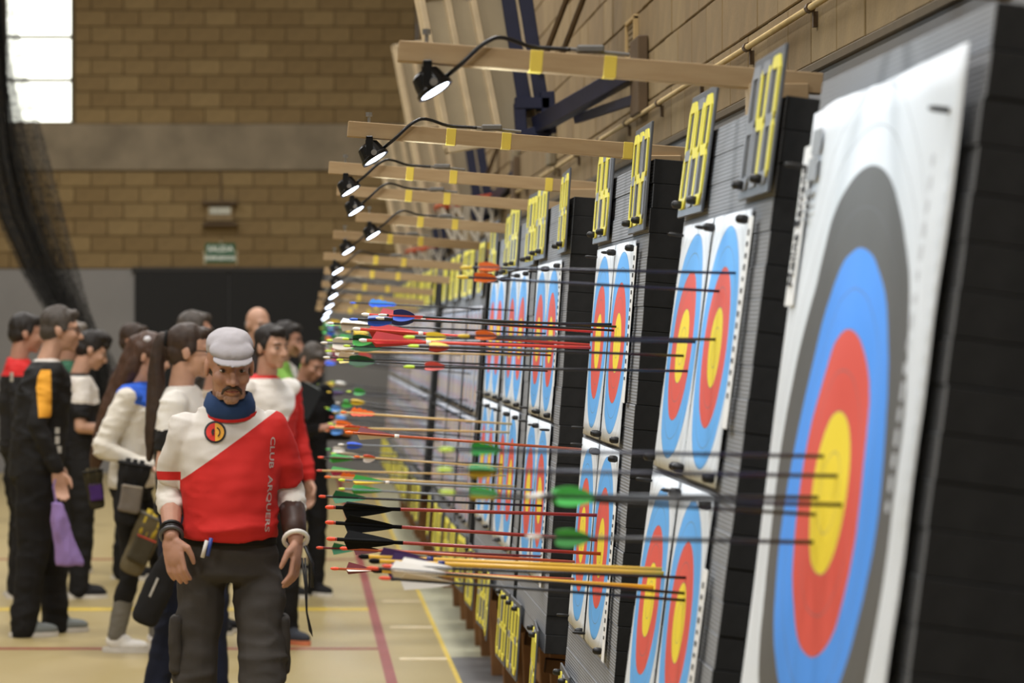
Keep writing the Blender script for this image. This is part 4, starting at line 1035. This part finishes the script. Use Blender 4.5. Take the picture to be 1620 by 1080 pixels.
# ------------------------------------------------------------------ lighting beams with spot lamps
BEAM_L = {0: (690, -112), 1: (630, 81), 2: (550, 204), 3: (520, 265), 4: (533, 301), 5: (563, 343), 6: (527, 371), 7: (512, 405), 8: (513, 428), 9: (509, 449), 10: (504, 466), 11: (502, 478), 13: (500, 487)}
LAMPN = Vector((0.52, -0.15, -0.84)).normalized()
def lamp(bi, X, Y, Z, slope):
    q = LAMPN.to_track_quat('-Z', 'Y').to_matrix().to_4x4()
    t = thing('spot_lamp', 'small black clip-on LED spot lamp under the beam of the ' + which(bi), 'lamp', T(X, Y, Z), 'spot lamps on the beams')
    n = 20
    def ring(r, z): return [Vector((r * math.cos(2 * math.pi * k / n), r * math.sin(2 * math.pi * k / n), z)) for k in range(n)]
    body = obj('lamp_body', MB().rings([ring(0.022, 0.036), ring(0.03, 0.03), ring(0.034, 0.012), ring(0.036, 0.0), ring(0.04, -0.004), ring(0.04, -0.012), ring(0.036, -0.012), ring(0.034, -0.006)]).mesh('lamp_body'), M_blackmet, t, q)
    lens = obj('lens', MB().rings([ring(0.032, -0.0075), ring(0.032, -0.0105), ring(0.02, -0.0125)]).mesh('lens'), mat('led_lens', (240, 246, 255), 0.3, 0.0, emit=(225, 236, 255), estr=9.0), t, q)
    obj('bracket', MB().bbox((-0.012, -0.04, 0.022), (0.009, 0.004, 0.026), 0.002).bbox((-0.012, 0.04, 0.022), (0.009, 0.004, 0.026), 0.002).bbox((-0.012, 0, 0.047), (0.009, 0.044, 0.004), 0.002).mesh('bracket'), M_blackmet, t)
    obj('knob', MB().tube([(0.0, -0.038, 0.006), (0.0, -0.052, 0.006)], 0.008, 10).mesh('knob'), M_chrome, t)
    obj('bolt', MB().tube([(-0.012, 0, 0.05), (-0.012, 0, 0.112)], 0.004, 8).tube([(-0.012, 0, 0.106), (-0.012, 0, 0.117)], 0.009, 8).mesh('bolt'), M_chrome, t)
    zt = lambda x: 0.093 - slope * x          # top of the beam above lamp centre
    pts = [(0.026, 0.0, 0.02), (0.055, -0.03, 0.042), (0.09, -0.035, 0.075), (0.115, -0.03, 0.092), (0.135, -0.02, 0.098), (0.16, -0.01, 0.094), (0.2, 0.0, zt(0.2) + 0.004), (0.25, 0, zt(0.25) + 0.004), (0.28, 0, zt(0.28) + 0.004)]
    sm = []
    for i in range(len(pts) - 1):
        for k in range(3):
            f_ = k / 3; p0 = Vector(pts[max(i - 1, 0)]); p1 = Vector(pts[i]); p2 = Vector(pts[i + 1]); p3 = Vector(pts[min(i + 2, len(pts) - 1)])
            sm.append(0.5 * ((2 * p1) + (p2 - p0) * f_ + (2 * p0 - 5 * p1 + 4 * p2 - p3) * f_ ** 2 + (3 * p1 - p0 - 3 * p2 + p3) * f_ ** 3))
    sm.append(Vector(pts[-1]))
    obj('cable', MB().tube(sm, 0.0045, 8).mesh('cable', True), M_blackpl, t)
    obj('connector', MB().bbox((0.32, 0, zt(0.32) + 0.008), (0.028, 0.014, 0.008), 0.004).tube([(0.27, 0, zt(0.27) + 0.005), (0.40, 0, zt(0.40) + 0.003)], 0.004, 6).mesh('connector'), mat('connector_grey', (110, 108, 104), 0.6), t)
    l = bpy.data.lights.new('spot_lamp_light', 'SPOT'); l.energy = SPOT_W; l.color = (0.68, 0.85, 1.0); l.spot_size = R(172); l.spot_blend = 0.35; l.shadow_soft_size = 0.03
    lo = bpy.data.objects.new('spot_lamp_light', l); COL.objects.link(lo); lo.parent = t
    d = Vector((0.66, 0.0, -0.66)).normalized()
    lo.matrix_local = Matrix.Translation(LAMPN * 0.02) @ d.to_track_quat('-Z', 'Y').to_matrix().to_4x4()
for bi, (lx, ly) in BEAM_L.items():
    Yr, W, Zt, lean, kind = BOARDS[bi]
    Y = Yr + W / 2
    a = P(lx, ly, Y); b = Vector((1.06, Y, 0))
    slope = 0.10 if bi == 0 else 0.078
    b.z = a.z - slope * (b.x - a.x)
    floor_z = Zt + 0.026
    bm_ = thing('lamp_beam', 'pine lighting beam reaching out above the ' + which(bi), 'beam', T(a.x, Y, a.z), 'pine beams above the butts')
    rot = Matrix.Rotation(math.atan(slope), 4, 'Y')
    Lb = (b - a).length
    obj('timber', MB().bbox((Lb / 2, 0, 0), (Lb / 2, 0.02, 0.021), 0.0015).mesh('timber'), M_pine, bm_, rot)
    for x in (0.28, 0.43, 0.76):
        obj('tape_band', MB().bbox((x, 0, 0), (0.013, 0.0212, 0.0222), 0.001).mesh('tape_band'), M_tape, bm_, rot)
    # post that carries the beam on the butt
    if bi > 0: obj('support_block', MB().bbox((0.97 - a.x, 0, (Zt + b.z) / 2 + 0.0 - a.z), (0.06, 0.03, max(0.012, (b.z - Zt) / 2)), 0.002).mesh('support_block'), M_pine, bm_)
    lamp(bi, a.x + 0.07, Y, a.z - 0.072, slope)
# ------------------------------------------------------------------ arrows
ACOL = {'orange': (240, 112, 34), 'yellow': (236, 200, 52), 'lime': (206, 236, 60), 'white': (236, 230, 220), 'red': (184, 38, 38), 'navy': (40, 50, 112), 'ink blue': (30, 32, 54), 'blue': (48, 96, 220),
        'green': (44, 150, 52), 'bright green': (84, 200, 92), 'dark green': (20, 88, 48), 'black': (13, 13, 13), 'tan': (204, 170, 110), 'maroon': (110, 30, 36), 'magenta': (188, 36, 104),
        'dark red': (150, 52, 44), 'scarlet': (208, 72, 58), 'gold': (222, 172, 58), 'purple': (66, 40, 92), 'cream': (222, 206, 182), 'light blue': (84, 150, 226), 'carbon': (30, 30, 34), 'steel': (120, 124, 128), 'rust': (176, 84, 48), 'orange red': (240, 80, 44), 'teal green': (28, 120, 76)}
def AM(c, rough=0.45): return mat('arrow_' + c.replace(' ', '_'), ACOL[c], 0.75 if c == 'black' else rough, 0.05, spec=0.15 if c == 'black' else 0.4)
def board_hit(bi, px, py):
    Mb = FR[bi][0]; inv = Mb.inverted()
    o = inv @ Vector((0, 0, CH)); d = inv.to_3x3() @ (P(px, py, 1.0) - Vector((0, 0, CH)))
    t = -o.y / d.y
    return Mb @ (o + d * t)
ARROWS = []
def arrow(nock_w, tip_w, fs, fe, vanes, nock, shaft, rad, style, h, label, group, ring=None, wrap=None, embed=0.06):
    d = (tip_w - nock_w); L = d.length; d.normalize()
    q = d.to_track_quat('X', 'Z').to_matrix().to_4x4() @ Matrix.Rotation(rnd.uniform(0, 2.0), 4, 'X')
    t = thing('arrow', label, 'arrow', Matrix.Translation(tip_w) @ q, group)
    # local: tip plane at x=0, nock at x=-L
    obj('shaft', MB().tube([(-L + 0.012, 0, 0), (embed, 0, 0)], rad, 8).mesh('shaft', True), AM(shaft, 0.35), t)
    obj('nock', MB().tube([(-L - 0.006, 0, 0), (-L, 0, 0), (-L + 0.006, 0, 0), (-L + 0.016, 0, 0), (-L + 0.02, 0, 0)], [rad * 0.5, rad * 1.15, rad * 1.25, rad * 1.05, rad * 0.8], 8).mesh('nock', True), AM(nock, 0.4), t)
    if wrap: obj('wrap', MB().tube([(-L + 0.022, 0, 0), (-L + fe + 0.02, 0, 0)], rad * 1.08, 8).mesh('wrap', True), AM(wrap), t)
    if ring: obj('crest_ring', MB().tube([(-L + fe + 0.004, 0, 0), (-L + fe + 0.018, 0, 0)], rad * 1.35, 8).mesh('crest_ring', True), AM(ring), t)
    for k in range(3):
        n = 12; top = []; c_ = AM(vanes[k % len(vanes)], 0.45)
        for i in range(n + 1):
            u = i / n; x = -L + fs + (fe - fs) * u
            if style == 'feather': hh = h * (min(1.0, u / 0.06) if u < 0.06 else (1 - (u - 0.06) / 0.94) ** 0.8)
            elif style == 'notch': hh = h * (1 - u) ** 0.5 * min(1, u / 0.06) * (0.72 + 0.28 * (1 if int(u * 9) % 2 else 0))
            else: hh = h * (math.sin(math.pi * min(1, u * 0.88 + 0.12) ** 0.75) ** 0.7)
            top.append((x, max(hh, 0.0)))
        a = 2 * math.pi * k / 3
        uy, uz = math.cos(a), math.sin(a); py, pz = -uz, uy; w = 0.0004
        vs_ = []
        for x, hh in top:
            for s_ in (-1, 1):
                vs_.append((x, uy * rad * 0.8 + py * w * s_, uz * rad * 0.8 + pz * w * s_))
                vs_.append((x, uy * (rad * 0.8 + hh + 0.0005) + py * w * s_, uz * (rad * 0.8 + hh + 0.0005) + pz * w * s_))
        fs_ = []
        for i in range(n):
            b = i * 4
            fs_ += [(b, b + 1, b + 5, b + 4), (b + 2, b + 6, b + 7, b + 3), (b + 1, b + 3, b + 7, b + 5)]
        fs_ += [(0, 2, 3, 1), (n * 4, n * 4 + 1, n * 4 + 3, n * 4 + 2)]
        obj('vane', MB().add(vs_, fs_).mesh('vane'), c_, t)
    return t
# near arrows: nock px, tip px, butt, fletch px from..to, vanes, nock, shaft, radius, style, height, extras
NEAR = [
 ((733, 423), (1172, 432), 1, (757, 792), ('orange',), 'yellow', 'ink blue', .0029, 'vane', .009, {}),
 ((727, 438), (1146, 461), 1, (750, 786), ('orange',), 'yellow', 'ink blue', .0029, 'vane', .009, {}),
 ((729, 531), (1140, 537), 1, (752, 786), ('orange',), 'yellow', 'ink blue', .0029, 'vane', .009, {}),
 ((643, 533), (1109, 541), 1, (674, 706), ('yellow', 'yellow', 'scarlet'), 'lime', 'carbon', .0029, 'vane', .009, {}),
 ((650, 547), (1089, 563), 1, (679, 711), ('yellow', 'scarlet', 'scarlet'), 'lime', 'carbon', .0029, 'vane', .009, {}),
 ((643, 580), (1096, 587), 1, (672, 704), ('scarlet', 'scarlet', 'yellow'), 'lime', 'carbon', .0029, 'vane', .009, {}),
 ((575, 497), (944, 525), 2, (600, 664), ('red',), 'white', 'scarlet', .0045, 'feather', .020, {'ring': 'white'}),
 ((561, 520), (936, 546), 2, (584, 660), ('red',), 'white', 'scarlet', .0046, 'feather', .024, {'ring': 'white'}),
 ((571, 538), (940, 550), 2, (588, 672), ('red',), 'white', 'scarlet', .0048, 'feather', .024, {'ring': 'white'}),
 ((602, 498), (982, 517), 2, (622, 657), ('navy', 'blue', 'navy'), 'white', 'carbon', .0032, 'vane', .016, {'wrap': 'scarlet'}),
 ((598, 503), (978, 523), 2, (620, 656), ('navy',), 'white', 'carbon', .0032, 'vane', .016, {}),
 ((556, 505), (974, 513), 2, (582, 625), ('navy', 'blue', 'blue'), 'blue', 'carbon', .0032, 'vane', .015, {}),
 ((520, 511), (868, 528), 3, (538, 592), ('white', 'cream', 'white'), 'white', 'carbon', .0035, 'feather', .024, {}),
 ((510, 542), (872, 556), 3, (526, 566), ('white',), 'white', 'steel', .0035, 'vane', .020, {}),
 ((514, 565), (862, 580), 3, (534, 584), ('cream', 'yellow', 'cream'), 'white', 'carbon', .0035, 'feather', .022, {}),
 ((544, 536), (880, 545), 3, (558, 592), ('dark green', 'dark green', 'bright green'), 'lime', 'carbon', .0035, 'vane', .020, {}),
 ((546, 547), (876, 562), 3, (562, 604), ('dark green',), 'lime', 'carbon', .0035, 'vane', .020, {}),
 ((535, 569), (871, 587), 3, (552, 594), ('dark green',), 'lime', 'carbon', .0035, 'vane', .018, {}),
 ((517, 555), (838, 562), 4, (530, 562), ('white',), 'lime', 'tan', .0035, 'vane', .016, {}),
 ((519, 538), (842, 546), 4, (530, 560), ('cream',), 'lime', 'carbon', .0035, 'vane', .016, {}),
 ((556, 479), (818, 491), 5, (583, 628), ('light blue', 'blue', 'light blue'), 'blue', 'carbon', .0030, 'notch', .020, {}),
 ((541, 652), (816, 671), 5, (554, 594), ('orange', 'orange red'), 'orange', 'tan', .0045, 'notch', .022, {}),
 ((523, 676), (812, 684), 5, (543, 584), ('orange', 'orange red'), 'orange red', 'tan', .0045, 'notch', .022, {}),
 ((549, 684), (922, 711), 2, (565, 622), ('maroon', 'black', 'cream'), 'orange', 'rust', .0042, 'feather', .018, {'ring': 'white'}),
 ((537, 703), (800, 712), 5, (549, 574), ('blue',), 'white', 'steel', .0035, 'vane', .014, {}),
 ((700, 711), (1323, 722), 0, (745, 792), ('green', 'green', 'yellow'), 'lime', 'ink blue', .0030, 'vane', .009, {}),
 ((697, 743), (1340, 753), 0, (742, 788), ('green', 'green', 'yellow'), 'lime', 'ink blue', .0030, 'vane', .009, {}),
 ((701, 778), (1311, 815), 0, (743, 790), ('green', 'green', 'yellow'), 'lime', 'carbon', .0030, 'vane', .009, {}),
 ((838, 785), (1347, 799), 0, (880, 940), ('bright green', 'bright green', 'white'), 'white', 'carbon', .0032, 'vane', .014, {}),
 ((846, 783), (1315, 787), 0, (874, 930), ('green',), 'white', 'carbon', .0032, 'vane', .014, {}),
 ((838, 849), (1308, 858), 0, (879, 934), ('green', 'bright green', 'green'), 'white', 'carbon', .0032, 'vane', .013, {}),
 ((505, 723), (800, 735), 5, (523, 562), ('green', 'magenta', 'green'), 'orange red', 'carbon', .0036, 'feather', .020, {}),
 ((503, 744), (806, 752), 5, (523, 566), ('green', 'magenta', 'magenta'), 'scarlet', 'tan', .0036, 'feather', .018, {}),
 ((562, 722), (830, 742), 4, (575, 594), ('orange red', 'orange red', 'white'), 'orange', 'tan', .0036, 'vane', .016, {}),
 ((516, 754), (818, 769), 5, (538, 574), ('orange', 'orange red'), 'orange', 'tan', .0045, 'notch', .020, {}),
 ((538, 759), (846, 775), 4, (558, 608), ('green', 'yellow', 'yellow'), 'lime', 'steel', .0042, 'feather', .018, {'ring': 'white'}),
 ((538, 773), (826, 789), 4, (556, 606), ('green', 'teal green'), 'lime', 'steel', .0042, 'feather', .018, {}),
 ((507, 785), (862, 800), 3, (526, 580), ('teal green',), 'orange red', 'carbon', .0042, 'feather', .022, {}),
 ((518, 802), (951, 815), 2, (542, 622), ('black',), 'orange red', 'dark red', .0048, 'feather', .026, {'wrap': 'black'}),
 ((518, 826), (951, 854), 2, (545, 624), ('black',), 'orange red', 'dark red', .0048, 'feather', .026, {'wrap': 'black'}),
 ((520, 852), (957, 876), 2, (544, 626), ('black',), 'orange red', 'dark red', .0048, 'feather', .026, {'wrap': 'black'}),
 ((503, 866), (860, 880), 3, (525, 562), ('teal green',), 'orange red', 'maroon', .0040, 'feather', .020, {}),
 ((541, 867), (915, 889), 2, (560, 600), ('maroon', 'black', 'maroon'), 'orange red', 'rust', .0045, 'feather', .014, {}),
 ((526, 899), (914, 916), 2, (548, 588), ('maroon', 'white', 'maroon'), 'orange red', 'rust', .0040, 'feather', .018, {}),
 ((571, 880), (1055, 901), 1, (600, 672), ('purple', 'navy', 'purple'), 'black', 'gold', .0048, 'feather', .018, {'ring': 'navy'}),
 ((588, 887), (1059, 907), 1, (618, 690), ('purple', 'purple', 'white'), 'black', 'gold', .0048, 'feather', .016, {'ring': 'navy'}),
 ((592, 902), (1041, 929), 1, (614, 690), ('purple', 'white', 'purple'), 'black', 'gold', .0048, 'feather', .016, {}),
 ((609, 895), (1094, 914), 1, (632, 716), ('white',), 'orange red', 'carbon', .0032, 'feather', .018, {}),
 ((585, 898), (1092, 939), 1, (618, 706), ('white', 'cream'), 'orange red', 'carbon', .0032, 'feather', .018, {}),
 ((604, 914), (1093, 950), 1, (634, 716), ('white', 'cream'), 'orange red', 'carbon', .0032, 'feather', .018, {}),
]
def uniq(items):
    """items: list of dicts with desc and y; adds an ordinal from the top where a description repeats"""
    by = {}
    for it in items: by.setdefault(it['desc'], []).append(it)
    words = ['topmost', 'second', 'third', 'fourth', 'fifth', 'sixth', 'seventh', 'eighth', 'ninth', 'tenth', 'eleventh', 'twelfth']
    for d, l in by.items():
        if len(l) == 1: l[0]['label'] = d; continue
        l.sort(key=lambda i: i['y'])
        for k, it in enumerate(l): it['label'] = d + ', ' + (words[k] if k == 0 else ('lowest' if k == len(l) - 1 else words[k] + ' from top')) + ' of %d' % len(l)
SH = {'ink blue': 'dark blue', 'navy': 'dark blue', 'carbon': 'black', 'steel': 'grey', 'tan': 'tan wooden', 'rust': 'rusty red', 'scarlet': 'bright red', 'dark red': 'dark red', 'maroon': 'maroon', 'gold': 'yellow'}
items = []
for a in NEAR:
    vs_ = []
    for v in a[4]:
        if v not in vs_: vs_.append(v)
    items.append({'a': a, 'y': a[0][1], 'desc': '%s arrow, %s %s, %s nock, in %s' % (SH[a[6]], ' and '.join(vs_[:2]), 'feathers' if a[8] != 'vane' else 'vanes', a[5], which(a[2]).replace(' from the camera', ''))})
uniq(items)
for it in items:
    n_, t_, bi, (f0, f1), vn, nk, sh, rad, sty, h, ex = it['a']
    tip = board_hit(bi, *t_); Y = tip.y
    nk_w = P(n_[0], n_[1], Y + rnd.uniform(-0.02, 0.02))
    s_ = F / Y
    arrow(nk_w, tip, (f0 - n_[0]) / s_, (f1 - n_[0]) / s_, vn, nk, sh, rad, sty, h, it['label'], 'arrows in the nearer butts', **ex)
# far arrows
r3 = random.Random(21)
far_items = []
for bi in range(5, 15):
    Mb, W, L, th = FR[bi]
    k_n = 3 if bi == 5 else (6 if bi < 12 else 5)
    for k in range(k_n):
        u = r3.uniform(-W / 2 + 0.15, W / 2 - 0.15); v = r3.choice((r3.uniform(0.78, 1.05), r3.uniform(0.45, 1.0), r3.uniform(0.3, 0.6)))
        tip = Mb @ Vector((u, 0, v)); nk_w = Mb @ Vector((u + r3.uniform(-.02, .02), -r3.uniform(0.60, 0.70), v + r3.uniform(0.0, 0.03)))
        vc = r3.choice(('lime', 'orange', 'yellow', 'white', 'blue', 'scarlet', 'magenta', 'green', 'purple', 'light blue', 'bright green'))
        nk = r3.choice(('lime', 'white', 'orange', 'scarlet', 'yellow', 'lime', 'bright green'))
        far_items.append({'w': (nk_w, tip), 'vc': vc, 'nk': nk, 'y': VY - (nk_w.z - CH) * F / nk_w.y, 'desc': 'thin %s arrow, %s vanes, %s nock, in %s' % ('black', vc, nk, which(bi).replace(' from the camera', ''))})
uniq(far_items)
for it in far_items:
    arrow(it['w'][0], it['w'][1], 0.03, 0.03 + r3.uniform(0.05, 0.09), (it['vc'],), it['nk'], 'carbon', 0.0032, 'vane', r3.uniform(0.012, 0.02), it['label'], 'arrows in the far butts')
